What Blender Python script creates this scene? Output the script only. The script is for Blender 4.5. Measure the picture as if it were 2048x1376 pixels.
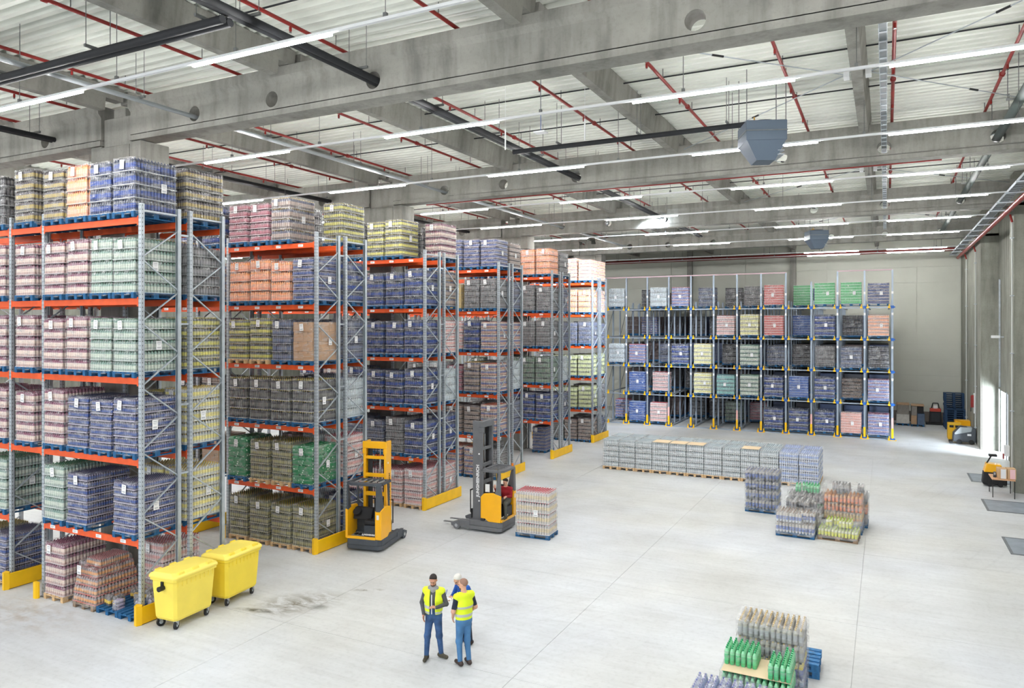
import bpy, math, random
import numpy as np
from mathutils import Vector, Matrix, noise
R = math.radians
random.seed(7)
for o in list(bpy.data.objects): bpy.data.objects.remove(o)
SC = bpy.context.scene
COL = SC.collection
# ------------------------------------------------------------ camera, world, exposure
cd = bpy.data.cameras.new('camera'); cam = bpy.data.objects.new('camera', cd); COL.objects.link(cam)
cam.location = (0, 0, 7.0); cam.rotation_euler = (R(90), 0, R(26.95))
cd.sensor_width = 36; cd.lens = 1471 / 2048 * 36; cd.shift_y = -38 / 2048; cd.clip_end = 300; cd.clip_start = .1
SC.camera = cam
SC.view_settings.view_transform = 'Standard'; SC.view_settings.look = 'None'
SC.view_settings.gamma = 1; SC.view_settings.use_curve_mapping = False
SC.view_settings.exposure = 1.0
W = bpy.data.worlds.new('sky'); SC.world = W; W.use_nodes = True
W.node_tree.nodes['Background'].inputs[0].default_value = (.86, .93, 1.0, 1)
W.node_tree.nodes['Background'].inputs[1].default_value = 0.55
LIGHT_STRENGTH = 62.0; LAMP_W = 20.0
# daylight coming in through the open dock door in the right wall, and a fill added behind the viewer
SEG = [-51.3, -44.65, -38, -31.35, -24.75, -18.1, -11.5, -4.9, .06]      # lit lengths of each luminaire row
ROWS = [-2.4, 3.2, 9.52, 15.42, 20.95, 26.86, 32.2, 38.4, 44.3, 52.9, 55.3]
def area(name, loc, rot, sx, sy, power, color=(1, 1, 1)):
    l = bpy.data.lights.new(name, 'AREA'); l.shape = 'RECTANGLE'; l.size = sx; l.size_y = sy; l.energy = power; l.color = color
    o = bpy.data.objects.new(name, l); COL.objects.link(o); o.location = loc; o.rotation_euler = rot; return o
area('dock_daylight', (8.0, 44.2, 2.5), Vector((-1, 1.1, -.12)).to_track_quat('-Z', 'Y').to_euler(), 2.6, 2.8, 1500, (.82, .92, 1))
area('rear_fill_light', (-14, -9.0, 8), Vector((0, .85, -.5)).to_track_quat('-Z', 'Y').to_euler(), 40, 8, 480, (.93, .97, 1)).data.spread = R(110)  # unseen fill light, added to brighten the rack fronts and near floor

def lamps():      # the light of the strip luminaires themselves (wide lens optics)
    l = bpy.data.lights.new('strip_light_output', 'AREA'); l.shape = 'RECTANGLE'; l.size = 3.3; l.size_y = .07; l.energy = LAMP_W; l.color = (1, .985, .965); l.spread = R(150)
    for y in ROWS:
        for s_ in SEG:
            if y > 50 and s_ < -6: continue
            o = bpy.data.objects.new('strip_light_output', l); COL.objects.link(o); o.location = (s_ + 1.65, y, 11.79)
lamps()
# ------------------------------------------------------------ materials
MATS = {}
def mat(name, col, rough=.5, metal=0., var=.0, scale=3., bump=.0, bscale=20., coat=0., emit=0., stretch=None, spec=.5):
    if name in MATS: return MATS[name]
    m = bpy.data.materials.new(name); m.use_nodes = True; nt = m.node_tree; N = nt.nodes; L = nt.links
    b = N['Principled BSDF']; b.inputs['Roughness'].default_value = rough; b.inputs['Metallic'].default_value = metal
    b.inputs['Specular IOR Level'].default_value = spec; b.inputs['Coat Weight'].default_value = coat
    c = (*col, 1); b.inputs['Base Color'].default_value = c
    tc = None
    if var or bump:
        tc = N.new('ShaderNodeTexCoord'); mp = N.new('ShaderNodeMapping'); L.new(tc.outputs['Object'], mp.inputs[0])
        if stretch: mp.inputs['Scale'].default_value = stretch
    if var:
        n = N.new('ShaderNodeTexNoise'); n.inputs['Scale'].default_value = scale; n.inputs['Detail'].default_value = 6
        L.new(mp.outputs[0], n.inputs['Vector'])
        r = N.new('ShaderNodeValToRGB'); L.new(n.outputs['Fac'], r.inputs[0])
        r.color_ramp.elements[0].position = .32; r.color_ramp.elements[1].position = .68
        r.color_ramp.elements[0].color = tuple(x * (1 - var) for x in col) + (1,)
        r.color_ramp.elements[1].color = tuple(min(1, x * (1 + var)) for x in col) + (1,)
        L.new(r.outputs[0], b.inputs['Base Color'])
    if bump:
        n2 = N.new('ShaderNodeTexNoise'); n2.inputs['Scale'].default_value = bscale; L.new(mp.outputs[0], n2.inputs['Vector'])
        bu = N.new('ShaderNodeBump'); bu.inputs['Strength'].default_value = bump; bu.inputs['Distance'].default_value = .02
        L.new(n2.outputs['Fac'], bu.inputs['Height']); L.new(bu.outputs[0], b.inputs['Normal'])
    if emit:
        b.inputs['Emission Color'].default_value = c; b.inputs['Emission Strength'].default_value = emit
    MATS[name] = m; return m
def srgb(r, g, b):
    f = lambda v: (v / 255 / 12.92) if v <= 10 else ((v / 255 + .055) / 1.055) ** 2.4
    return (f(r), f(g), f(b))

def concrete(name, col, sc=1., streak=True, dark=.58):
    m = bpy.data.materials.new(name); m.use_nodes = True; nt = m.node_tree; N = nt.nodes; L = nt.links
    b = N['Principled BSDF']; b.inputs['Roughness'].default_value = .8; b.inputs['Specular IOR Level'].default_value = .25
    g = N.new('ShaderNodeNewGeometry')
    def nz(scale, st, det=8):
        mp = N.new('ShaderNodeMapping'); mp.inputs['Scale'].default_value = st; L.new(g.outputs['Position'], mp.inputs[0])
        n = N.new('ShaderNodeTexNoise'); n.inputs['Scale'].default_value = scale; n.inputs['Detail'].default_value = det; n.inputs['Roughness'].default_value = .62
        L.new(mp.outputs[0], n.inputs['Vector']); return n.outputs['Fac']
    def ramp(fac, c0, c1, p0=.3, p1=.7):
        r = N.new('ShaderNodeValToRGB'); r.color_ramp.elements[0].position = p0; r.color_ramp.elements[1].position = p1
        r.color_ramp.elements[0].color = (*c0, 1); r.color_ramp.elements[1].color = (*c1, 1); L.new(fac, r.inputs[0]); return r.outputs[0]
    def mul(a, c, f=1.):
        x = N.new('ShaderNodeMix'); x.data_type = 'RGBA'; x.blend_type = 'MULTIPLY'; x.inputs['Factor'].default_value = f
        L.new(a, x.inputs[6]); L.new(c, x.inputs[7]); return x.outputs[2]
    base = ramp(nz(.7 * sc, (1, 1, 1)), tuple(x * .8 for x in col), tuple(min(1, x * 1.12) for x in col))
    c = base
    if streak: c = mul(c, ramp(nz(1.6, (1.6, 1.6, .22), 4), (dark,) * 3, (1, 1, 1), .3, .56), .8)
    c = mul(c, ramp(nz(14 * sc, (1, 1, 1), 3), (.8,) * 3, (1, 1, 1), .3, .5), .5)
    L.new(c, b.inputs['Base Color'])
    bu = N.new('ShaderNodeBump'); bu.inputs['Strength'].default_value = .25; bu.inputs['Distance'].default_value = .01
    L.new(nz(22, (1, 1, 1), 3), bu.inputs['Height']); L.new(bu.outputs[0], b.inputs['Normal'])
    return m
M_CONC = concrete('concrete', srgb(152, 151, 145))
M_CONCW = concrete('concrete_wall', srgb(150, 151, 141))

def floor_material():
    m = bpy.data.materials.new('polished_floor'); m.use_nodes = True; nt = m.node_tree; N = nt.nodes; L = nt.links
    b = N['Principled BSDF']; b.inputs['Specular IOR Level'].default_value = .3
    g = N.new('ShaderNodeNewGeometry')
    def mp(st, rz=0, loc=(0, 0, 0)):
        x = N.new('ShaderNodeMapping'); x.inputs['Scale'].default_value = st; x.inputs['Rotation'].default_value = (0, 0, rz); x.inputs['Location'].default_value = loc
        L.new(g.outputs['Position'], x.inputs[0]); return x.outputs[0]
    def nz(scale, st, det=6, rz=0, rough=.6, dist=0.):
        n = N.new('ShaderNodeTexNoise'); n.inputs['Scale'].default_value = scale; n.inputs['Detail'].default_value = det
        n.inputs['Roughness'].default_value = rough; n.inputs['Distortion'].default_value = dist
        L.new(mp(st, rz), n.inputs['Vector']); return n.outputs['Fac']
    def ramp(fac, c0, c1, p0, p1):
        r = N.new('ShaderNodeValToRGB'); r.color_ramp.elements[0].position = p0; r.color_ramp.elements[1].position = p1
        r.color_ramp.elements[0].color = (*c0, 1); r.color_ramp.elements[1].color = (*c1, 1); L.new(fac, r.inputs[0]); return r.outputs[0]
    def mix(a, c, fac=None, bt='MULTIPLY', f=1.):
        x = N.new('ShaderNodeMix'); x.data_type = 'RGBA'; x.blend_type = bt; x.inputs['Factor'].default_value = f
        if fac is not None: L.new(fac, x.inputs['Factor'])
        L.new(a, x.inputs[6])
        if isinstance(c, tuple): x.inputs[7].default_value = (*c, 1)
        else: L.new(c, x.inputs[7])
        return x.outputs[2]
    def math_(op, a, c=None):
        x = N.new('ShaderNodeMath'); x.operation = op; x.use_clamp = op in ('MULTIPLY', 'ADD')
        for i, v in enumerate((a, c)):
            if v is None: continue
            if isinstance(v, (int, float)): x.inputs[i].default_value = v
            else: L.new(v, x.inputs[i])
        return x.outputs[0]
    c = ramp(nz(.35, (1, 1, 1)), srgb(205, 207, 209), srgb(222, 225, 228), .35, .65)
    c = mix(c, ramp(nz(.16, (1, 1, 1), 2), srgb(246, 245, 240), srgb(250, 252, 255), .4, .62))
    for rz, s_ in ((.25, (.35, 4, 1)), (-.5, (.3, 5, 1)), (1.2, (.25, 4, 1))):      # swept and tyre-polished streaks
        c = mix(c, ramp(nz(1.3, s_, 7, rz, .7, .3), (.93, .93, .925), (1, 1, 1), .34, .58), f=.7)
    c = mix(c, ramp(nz(9, (1, 1, 1), 4), (.93,) * 3, (1, 1, 1), .35, .5))
    # curved tyre tracks: rings of two large wave textures
    for loc, sc_, rzz in (((9, -30, 0), 1.15, 0), ((22, -19, 0), 1.6, 0)):
        w = N.new('ShaderNodeTexWave'); w.wave_type = 'RINGS'; w.rings_direction = 'Z'; w.inputs['Scale'].default_value = sc_
        w.inputs['Distortion'].default_value = 3; w.inputs['Detail'].default_value = 3; w.inputs['Detail Scale'].default_value = .4
        L.new(mp((.35, .35, 1), rzz, loc), w.inputs['Vector'])
        mask = math_('MULTIPLY', ramp(w.outputs['Fac'], (0, 0, 0), (1, 1, 1), .93, .99), ramp(nz(.22, (1, 1, 1), 2), (0, 0, 0), (1, 1, 1), .5, .62))
        c = mix(c, (.955, .955, .955), mask)
    # dirty spill beside the yellow containers
    def spot(cx, cy, r, sx=1., sy=1., rz=0., p0=.1, p1=1.):
        v = N.new('ShaderNodeVectorMath'); v.operation = 'SUBTRACT'; L.new(g.outputs['Position'], v.inputs[0]); v.inputs[1].default_value = (cx, cy, 0)
        q = N.new('ShaderNodeMapping'); q.inputs['Rotation'].default_value = (0, 0, -rz); q.inputs['Scale'].default_value = (1, 1, 1); L.new(v.outputs[0], q.inputs[0])
        q2 = N.new('ShaderNodeVectorMath'); q2.operation = 'MULTIPLY'; L.new(q.outputs[0], q2.inputs[0]); q2.inputs[1].default_value = (sx / r, sy / r, 0)
        l = N.new('ShaderNodeVectorMath'); l.operation = 'LENGTH'; L.new(q2.outputs[0], l.inputs[0])
        return ramp(l.outputs['Value'], (1, 1, 1), (0, 0, 0), p0, p1)
    sp = math_('MULTIPLY', spot(-13.2, 14.0, 1.5, 1, 1.6, .9), ramp(nz(1.6, (1, 2.2, 1), 7, .6, .7, .8), (0, 0, 0), (1, 1, 1), .4, .58))
    c = mix(c, srgb(158, 148, 130), sp)
    sp2 = math_('MULTIPLY', spot(-13.75, 13.25, .75, 1, 5.5, .25), ramp(nz(2.5, (1, 1, 1), 6), (0, 0, 0), (1, 1, 1), .36, .52))
    c = mix(c, srgb(92, 86, 66), sp2)
    sp3 = math_('MULTIPLY', spot(-12.55, 14.1, .28, 1, 1.3, .4), 0.75)
    c = mix(c, srgb(140, 138, 128), sp3)
    sp4 = math_('MULTIPLY', spot(-12.2, 15.6, .5, 1, 4, .5), ramp(nz(4, (1, 1, 1), 4), (0, 0, 0), (1, 1, 1), .4, .55))
    c = mix(c, srgb(150, 142, 128), sp4)
    rust = math_('MULTIPLY', spot(-18.6, 10.6, 2.6, 1, 2.2, 0), ramp(nz(2.2, (1, 2, 1), 5), (0, 0, 0), (.55, .55, .55), .42, .7))
    c = mix(c, srgb(196, 168, 132), rust)
    L.new(c, b.inputs['Base Color'])
    rr = ramp(nz(.8, (1, 1, 1), 5), (.36,) * 3, (.6,) * 3, .3, .7); L.new(rr, b.inputs['Roughness'])
    return m
M_FLOOR = floor_material()
M_DECK = mat('deck_sheet', srgb(224, 227, 219), .45, .0, .05, 1.2)
M_DECKTOP = mat('roof_insulation', srgb(150, 150, 140), .9)
M_WALLP = mat('wall_sandwich_sheet', srgb(190, 192, 182), .55, 0, .04, .6)
M_GALV = mat('galvanised_steel', srgb(180, 188, 195), .4, .4, .12, 6, .05, 60)
M_GALVD = mat('galvanised_steel_dull', srgb(120, 126, 130), .5, .5, .12, 6)
M_HOLE = mat('punched_hole', srgb(52, 54, 58), .8)
M_ORANGE = mat('orange_beam', srgb(226, 86, 30), .45, 0, .08, 4)
M_YELG = mat('yellow_guard', srgb(250, 196, 6), .45, 0, .06, 3)
M_RED = mat('red_pipe', srgb(146, 40, 36), .4, 0, .08, 5)
M_BLACKP = mat('black_insulation', srgb(34, 36, 40), .75, 0, .1, 8)
M_GREYP = mat('grey_conduit', srgb(168, 174, 178), .4, .3)
M_WHITEM = mat('white_enamel', srgb(232, 234, 236), .4)
M_TUBE = mat('lit_diffuser', (1.0, .985, .965), .5, emit=LIGHT_STRENGTH)
M_WIRE = mat('hanger_wire', srgb(120, 122, 122), .5, .3)
M_PALB = mat('blue_pallet_paint', srgb(24, 88, 134), .75, 0, .35, 14, stretch=(1, 6, 1))
M_PALW = mat('raw_pallet_wood', srgb(206, 172, 128), .8, 0, .2, 14, stretch=(1, 6, 1))
M_PALG = mat('weathered_pallet_wood', srgb(140, 118, 96), .85, 0, .25, 14)
M_PAPER = mat('label_paper', srgb(240, 240, 240), .7)
M_INK = mat('label_ink', srgb(186, 188, 192), .8)
M_CORE = mat('pack_core', srgb(70, 72, 78), .8)
M_DARK = mat('dark_plastic', srgb(48, 54, 62), .5, 0, .1, 8)
M_BLACK = mat('black_rubber', srgb(26, 27, 30), .65)
M_CARD = mat('brown_card', srgb(204, 168, 128), .8, 0, .1, 5)
M_TRUCKY = mat('truck_yellow', srgb(252, 184, 4), .35, 0, .03, 3, coat=.3)
M_TRUCKG = mat('truck_grey', srgb(104, 106, 110), .45, 0, .08, 4)
M_TRUCKD = mat('truck_anthracite', srgb(70, 76, 84), .5, 0, .1, 4)
M_BINY = mat('container_yellow', srgb(250, 222, 66), .42, 0, .04, 2)
M_BINL = mat('container_lid_yellow', srgb(250, 228, 104), .45, 0, .04, 2)
M_BLUE = mat('rack_blue', srgb(18, 92, 176), .45)
M_CHROME = mat('chrome', srgb(200, 202, 206), .25, .9)

def film_mat(name='stretch_film', lo=.02, hi=.5, tint=(.93, .94, .96)):
    m = bpy.data.materials.new(name); m.use_nodes = True; nt = m.node_tree; N = nt.nodes; L = nt.links
    N.remove(N['Principled BSDF']); out = N['Material Output']
    tc = N.new('ShaderNodeTexCoord'); mp = N.new('ShaderNodeMapping'); mp.inputs['Scale'].default_value = (2.2, 2.2, 9)
    L.new(tc.outputs['Object'], mp.inputs[0])
    n = N.new('ShaderNodeTexNoise'); n.inputs['Scale'].default_value = 1.6; n.inputs['Detail'].default_value = 7; n.inputs['Roughness'].default_value = .68; n.inputs['Distortion'].default_value = .8
    L.new(mp.outputs[0], n.inputs['Vector'])
    r = N.new('ShaderNodeMapRange'); r.inputs[1].default_value = .44; r.inputs[2].default_value = .7; r.inputs[3].default_value = lo; r.inputs[4].default_value = hi
    L.new(n.outputs['Fac'], r.inputs[0])
    bu = N.new('ShaderNodeBump'); bu.inputs['Strength'].default_value = .9; bu.inputs['Distance'].default_value = .03; L.new(n.outputs['Fac'], bu.inputs['Height'])
    d = N.new('ShaderNodeBsdfDiffuse'); d.inputs[0].default_value = (*tint, 1); L.new(bu.outputs[0], d.inputs['Normal'])
    gl = N.new('ShaderNodeBsdfGlossy'); gl.inputs['Roughness'].default_value = .22; L.new(bu.outputs[0], gl.inputs['Normal'])
    m1 = N.new('ShaderNodeMixShader'); m1.inputs[0].default_value = .45; L.new(d.outputs[0], m1.inputs[1]); L.new(gl.outputs[0], m1.inputs[2])
    t = N.new('ShaderNodeBsdfTransparent')
    m2 = N.new('ShaderNodeMixShader'); L.new(r.outputs[0], m2.inputs[0]); L.new(t.outputs[0], m2.inputs[1]); L.new(m1.outputs[0], m2.inputs[2])
    L.new(m2.outputs[0], out.inputs[0]); return m
M_FILM = film_mat()
M_FILMW = film_mat('white_film', .1, .55, (.95, .96, .97))

# ------------------------------------------------------------ mesh building
class MB:
    def __init__(s): s.v = []; s.f = []; s.m = []; s.sm = []
    def add(s, vs, fs, m=0, sm=False):
        b = len(s.v); s.v += [tuple(v) for v in vs]
        for f in fs: s.f.append(tuple(i + b for i in f)); s.m.append(m); s.sm.append(sm)
        return s
    def box(s, x0, y0, z0, x1, y1, z1, m=0, rz=0, c=None, taper=0.):
        vs = [(x0, y0, z0), (x1, y0, z0), (x1, y1, z0), (x0, y1, z0), (x0 + taper, y0 + taper, z1), (x1 - taper, y0 + taper, z1), (x1 - taper, y1 - taper, z1), (x0 + taper, y1 - taper, z1)]
        if rz:
            cx, cy = c or ((x0 + x1) / 2, (y0 + y1) / 2); ca, sa = math.cos(rz), math.sin(rz)
            vs = [(cx + (x - cx) * ca - (y - cy) * sa, cy + (x - cx) * sa + (y - cy) * ca, z) for x, y, z in vs]
        return s.add(vs, [(0, 3, 2, 1), (4, 5, 6, 7), (0, 1, 5, 4), (1, 2, 6, 5), (2, 3, 7, 6), (3, 0, 4, 7)], m)
    def bar(s, p0, p1, w, h, m=0, up=(0, 0, 1)):
        p0 = Vector(p0); p1 = Vector(p1); d = (p1 - p0).normalized(); u = Vector(up)
        if abs(d.dot(u)) > .98: u = Vector((0, 1, 0))
        a = d.cross(u).normalized() * (w / 2); b = a.cross(d).normalized() * (h / 2)
        vs = [p0 - a - b, p0 + a - b, p0 + a + b, p0 - a + b, p1 - a - b, p1 + a - b, p1 + a + b, p1 - a + b]
        return s.add(vs, [(0, 1, 2, 3), (7, 6, 5, 4), (4, 5, 1, 0), (5, 6, 2, 1), (6, 7, 3, 2), (7, 4, 0, 3)], m)
    def cyl(s, p0, p1, r0, r1=None, n=10, m=0, caps=True):
        r1 = r0 if r1 is None else r1; p0 = Vector(p0); p1 = Vector(p1); d = (p1 - p0).normalized()
        u = Vector((0, 0, 1)) if abs(d.z) < .9 else Vector((1, 0, 0)); a = d.cross(u).normalized(); b = d.cross(a).normalized()
        vs = []
        for p, r in ((p0, r0), (p1, r1)):
            for i in range(n): t = 2 * math.pi * i / n; vs.append(p + a * (r * math.cos(t)) + b * (r * math.sin(t)))
        s.add(vs, [(i, i + n, (i + 1) % n + n, (i + 1) % n) for i in range(n)], m, True)
        if caps: s.add(vs, [tuple(range(n)), tuple(reversed(range(n, 2 * n)))], m)
        return s
    def lathe(s, cx, cy, prof, n=8, a0=0):          # prof: (z, r, material of the band above)
        vs = []
        for z, r, _ in prof:
            for i in range(n): t = 2 * math.pi * (i + a0) / n; vs.append((cx + r * math.cos(t), cy + r * math.sin(t), z))
        for k in range(len(prof) - 1):
            s.add(vs[k * n:(k + 2) * n], [(i, (i + 1) % n, (i + 1) % n + n, i + n) for i in range(n)], prof[k][2], True)
        s.add(vs[-n:], [tuple(range(n))], prof[-1][2]); return s
    def prism(s, pts, axis, a0, a1, m=0):
        n = len(pts)
        def P(p, a): return {'x': (a, p[0], p[1]), 'y': (p[0], a, p[1]), 'z': (p[0], p[1], a)}[axis]
        vs = [P(p, a0) for p in pts] + [P(p, a1) for p in pts]
        ar = sum(pts[i][0] * pts[(i + 1) % n][1] - pts[(i + 1) % n][0] * pts[i][1] for i in range(n))
        flip = (ar > 0) != (axis == 'y')
        fs = [tuple(reversed(range(n))), tuple(range(n, 2 * n))] + [(i, (i + 1) % n, (i + 1) % n + n, i + n) for i in range(n)]
        if not flip: fs = [tuple(reversed(f)) for f in fs]
        return s.add(vs, fs, m)
    def sphere(s, c, r, n=10, k=6, m=0):
        rx, ry, rz = (r, r, r) if not hasattr(r, '__len__') else r; vs = []; fs = []
        for j in range(k + 1):
            p = math.pi * j / k
            for i in range(n): t = 2 * math.pi * i / n; vs.append((c[0] + rx * math.sin(p) * math.cos(t), c[1] + ry * math.sin(p) * math.sin(t), c[2] + rz * math.cos(p)))
        for j in range(k):
            for i in range(n): fs.append((j * n + i, (j + 1) * n + i, (j + 1) * n + (i + 1) % n, j * n + (i + 1) % n))
        return s.add(vs, fs, m, True)
    def mesh(s, name):
        me = bpy.data.meshes.new(name); me.from_pydata(s.v, [], s.f); me.polygons.foreach_set('material_index', s.m); me.polygons.foreach_set('use_smooth', s.sm); me.update(); return me
def obj(name, mb, mats, parent=None, loc=(0, 0, 0), rz=0., bevel=0., label=None):
    me = mb.mesh(name) if isinstance(mb, MB) else mb
    if mats and not me.materials:
        for m in (mats if isinstance(mats, (list, tuple)) else [mats]): me.materials.append(m)
    o = bpy.data.objects.new(name, me); COL.objects.link(o); o.location = loc; o.rotation_euler = (0, 0, rz)
    if parent: o.parent = parent
    if bevel:
        b = o.modifiers.new('bevel', 'BEVEL'); b.width = bevel; b.segments = 2; b.limit_method = 'ANGLE'
    if label: o['label'] = label
    return o
def thing(name, label, cat, loc=(0, 0, 0), rz=0., group=None, rot=None):
    o = bpy.data.objects.new(name, None); COL.objects.link(o); o.location = loc; o.rotation_euler = rot or (0, 0, rz); o.empty_display_size = .1
    o['label'] = label; o['category'] = cat
    if group: o['group'] = group
    return o
def tag(o, label, cat, group=None):
    o['label'] = label; o['category'] = cat
    if group: o['group'] = group
    return o
def struct(name, mb, mats, parent=None, bevel=0., label=None, cat=None):
    o = obj(name, mb, mats, parent, bevel=bevel)
    if not parent:
        o['kind'] = 'structure'
        if label: o['label'] = label
        o['category'] = cat or name.split('_')[0]
    return o
def copy_tree(o, parent=None):
    c = o.copy(); COL.objects.link(c)
    if parent: c.parent = parent
    for ch in list(o.children): copy_tree(ch, c)
    return c

# ------------------------------------------------------------ SETTING
GY = [1.1, 13.0, 24.9, 36.8, 48.7]      # front faces of the girders
XL, XR, YB, YF = -52.0, 5.65, -10.0, 60.9
fl = struct('floor', MB().box(XL, YB, -.3, XR + .3, YF, -.02), M_FLOOR, label='pale polished concrete warehouse floor with tyre marks and saw-cut joints')
xs = [XL, -42.6, -36.6, -30.6, -24.6, -18.6, -12.6, -6.6, -.6, XR]; ys = [YB, 1.1] + [1.1 + 5.95 * i for i in range(1, 11)] + [YF]
for i in range(len(xs) - 1):
    for j in range(len(ys) - 1):
        obj('floor_slab', MB().box(xs[i] + .004, ys[j] + .004, -.02, xs[i + 1] - .004, ys[j + 1] - .004, 0), M_FLOOR, fl)
# corrugated deck, ribs running left-right
mb = MB(); y = YB; P = []
while y < YF:
    P += [(y, 13.45), (y + .12, 13.45), (y + .155, 13.58), (y + .285, 13.58)]; y += .32
P += [(P[-1][0] + .035, 13.45)]
n = len(P); vs = [(XL, a, b) for a, b in P] + [(XR, a, b) for a, b in P]
mb.add(vs, [(i, i + 1, i + 1 + n, i + n) for i in range(n - 1)])
mb.box(XL, YB, 13.6, XR + .3, YF + .3, 13.75, 1)
struct('ceiling', mb, [M_DECK, M_DECKTOP], label='off-white corrugated steel roof deck seen from below', cat='ceiling')
# girders with round service holes
HOLE_X = [-46, -43, -40, -34, -31, -28, -22, -15.7, -13.05, -10.05, -3.0, -.05, 2.85]; HZ = 12.38; HR = .19
def ring_plate(mb, x0, x1, y, z0, z1, holes, r, flip):
    "a wall at constant y with round holes"
    cuts = [x0]
    for h in holes: cuts += [h - .42, h + .42]
    cuts.append(x1)
    for i in range(0, len(cuts), 2):
        q = [(cuts[i], y, z0), (cuts[i + 1], y, z0), (cuts[i + 1], y, z1), (cuts[i], y, z1)]
        mb.add(q, [(0, 3, 2, 1) if flip else (0, 1, 2, 3)])
    n = 24
    for h in holes:
        inn = []; out = []
        for k in range(n):
            t = 2 * math.pi * k / n; ca, sa = math.cos(t), math.sin(t); inn.append((h + r * ca, y, HZ + r * sa))
            zc = (z1 - HZ) if sa > 0 else (HZ - z0); s_ = min(.42 / max(abs(ca), 1e-6), zc / max(abs(sa), 1e-6)); out.append((h + s_ * ca, y, HZ + s_ * sa))
        fs = [(k, n + k, n + (k + 1) % n, (k + 1) % n) for k in range(n)]
        if flip: fs = [tuple(reversed(f)) for f in fs]
        mb.add(inn + out, fs)
        for cx_, cz_ in ((h - .42, z0), (h + .42, z0), (h + .42, z1), (h - .42, z1)):   # corner triangles
            b = min(range(n), key=lambda k: (out[k][0] - cx_) ** 2 + (out[k][2] - cz_) ** 2)
            for a in ((b - 1) % n, (b + 1) % n): mb.add([out[a], out[b], (cx_, y, cz_)], [(0, 1, 2)])
def girder(y0, x0, x1, name='roof_girder'):
    mb = MB(); y1 = y0 + .55; h = [x for x in HOLE_X if x0 + .6 < x < x1 - .6]
    mb.box(x0, y0, 11.97, x1, y1, 12.11); mb.box(x0, y0 + .08, 12.11, x1, y1 - .08, 12.14)                              # bottom flange
    ring_plate(mb, x0, x1, y0 + .03, 12.14, 12.74, h, HR, False); ring_plate(mb, x0, x1, y1 - .03, 12.14, 12.74, h, HR, True)
    for x in h:                                                         # hole linings
        n = 24; vs = [(x + HR * math.cos(2 * math.pi * k / n), yy, HZ + HR * math.sin(2 * math.pi * k / n)) for yy in (y0 + .03, y1 - .03) for k in range(n)]
        mb.add(vs, [(k, (k + 1) % n, (k + 1) % n + n, k + n) for k in range(n)], 0, True)
    mb.prism([(y0 + .03, 12.74), (y0 - .06, 12.86), (y0 - .06, 13.08), (y1 + .06, 13.08), (y1 + .06, 12.86), (y1 - .03, 12.74)], 'x', x0, x1)
    for x in (x0, x1): mb.add([(x, y0 + .03, 12.11), (x, y1 - .03, 12.11), (x, y1 - .03, 12.74), (x, y0 + .03, 12.74)], [(0, 1, 2, 3)])
    o = struct(name, mb, M_CONC, label=None, cat='girder'); return o
ORD = ['just above the viewer', 'nearest in view, spanning over the first rack', 'second in view, over the third rack', 'third in view, over the fifth rack', 'farthest, in front of the deep rack']
for k, y0 in enumerate(GY):
    a = girder(y0, -18.18, XR); a['label'] = 'grey concrete roof girder with round holes, ' + ORD[k] + ', right span'
    a = girder(y0, XL, -19.42); a['label'] = 'grey concrete roof girder, ' + ORD[k] + ', left span'
    # joint seam in the girder
    mbp = MB().box(-19.4, y0, 0, -18.2, y0 + .93, 11.9).box(-19.4, y0 + .1, 11.9, -18.2, y0 + .85, 12.7).box(-19.05, y0 + .15, 12.7, -18.55, y0 + .6, 12.95)
    mbp.box(-18.2, y0 + .02, 11.25, -17.75, y0 + .9, 11.95).box(-19.85, y0 + .02, 11.25, -19.4, y0 + .9, 11.95)
    p = struct('concrete_pillar', mbp, M_CONC, bevel=.02, cat='pillar'); p['label'] = ['square concrete pillar beside the viewer', 'concrete pillar rising behind the nearest double rack', 'concrete pillar rising from the third double rack', 'concrete pillar rising from the fifth double rack', 'concrete pillar left of the far deep rack'][k]
    q = struct('concrete_pillar', MB().box(-43.4, y0, 0, -42.2, y0 + .93, 11.95), M_CONC, cat='pillar'); q['label'] = 'distant concrete pillar behind the racks, row ' + ['one', 'two', 'three', 'four', 'five'][k]
# secondary beams
BX = [-.6, -6.35, -12.6, -18.8, -25, -31.2, -37.4, -43.6]
ends = [YB] + GY + [YF]
for i, x in enumerate(BX):
    for j in range(len(ends) - 1):
        a = ends[j] + (.5 if j else 0); b = ends[j + 1] - .06 if j < len(ends) - 2 else YF
        mb = MB()
        def sec(w0, w1, z0, z1, ya, yb): mb.add([(x - w0, ya, z0), (x + w0, ya, z0), (x + w1, ya, z1), (x - w1, ya, z1), (x - w0, yb, z0), (x + w0, yb, z0), (x + w1, yb, z1), (x - w1, yb, z1)], [(0, 1, 2, 3), (7, 6, 5, 4), (1, 5, 6, 2), (3, 7, 4, 0), (0, 4, 5, 1), (2, 6, 7, 3)])
        sec(.12, .16, 12.78, 13.1, a + .35, b - .3); sec(.16, .2, 13.1, 13.44, a - .2, b + .2)
        o = struct('roof_purlin', mb, M_CONC, cat='beam', label='narrow concrete roof purlin running away under the deck'); o['group'] = 'concrete purlins under the roof deck'
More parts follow.
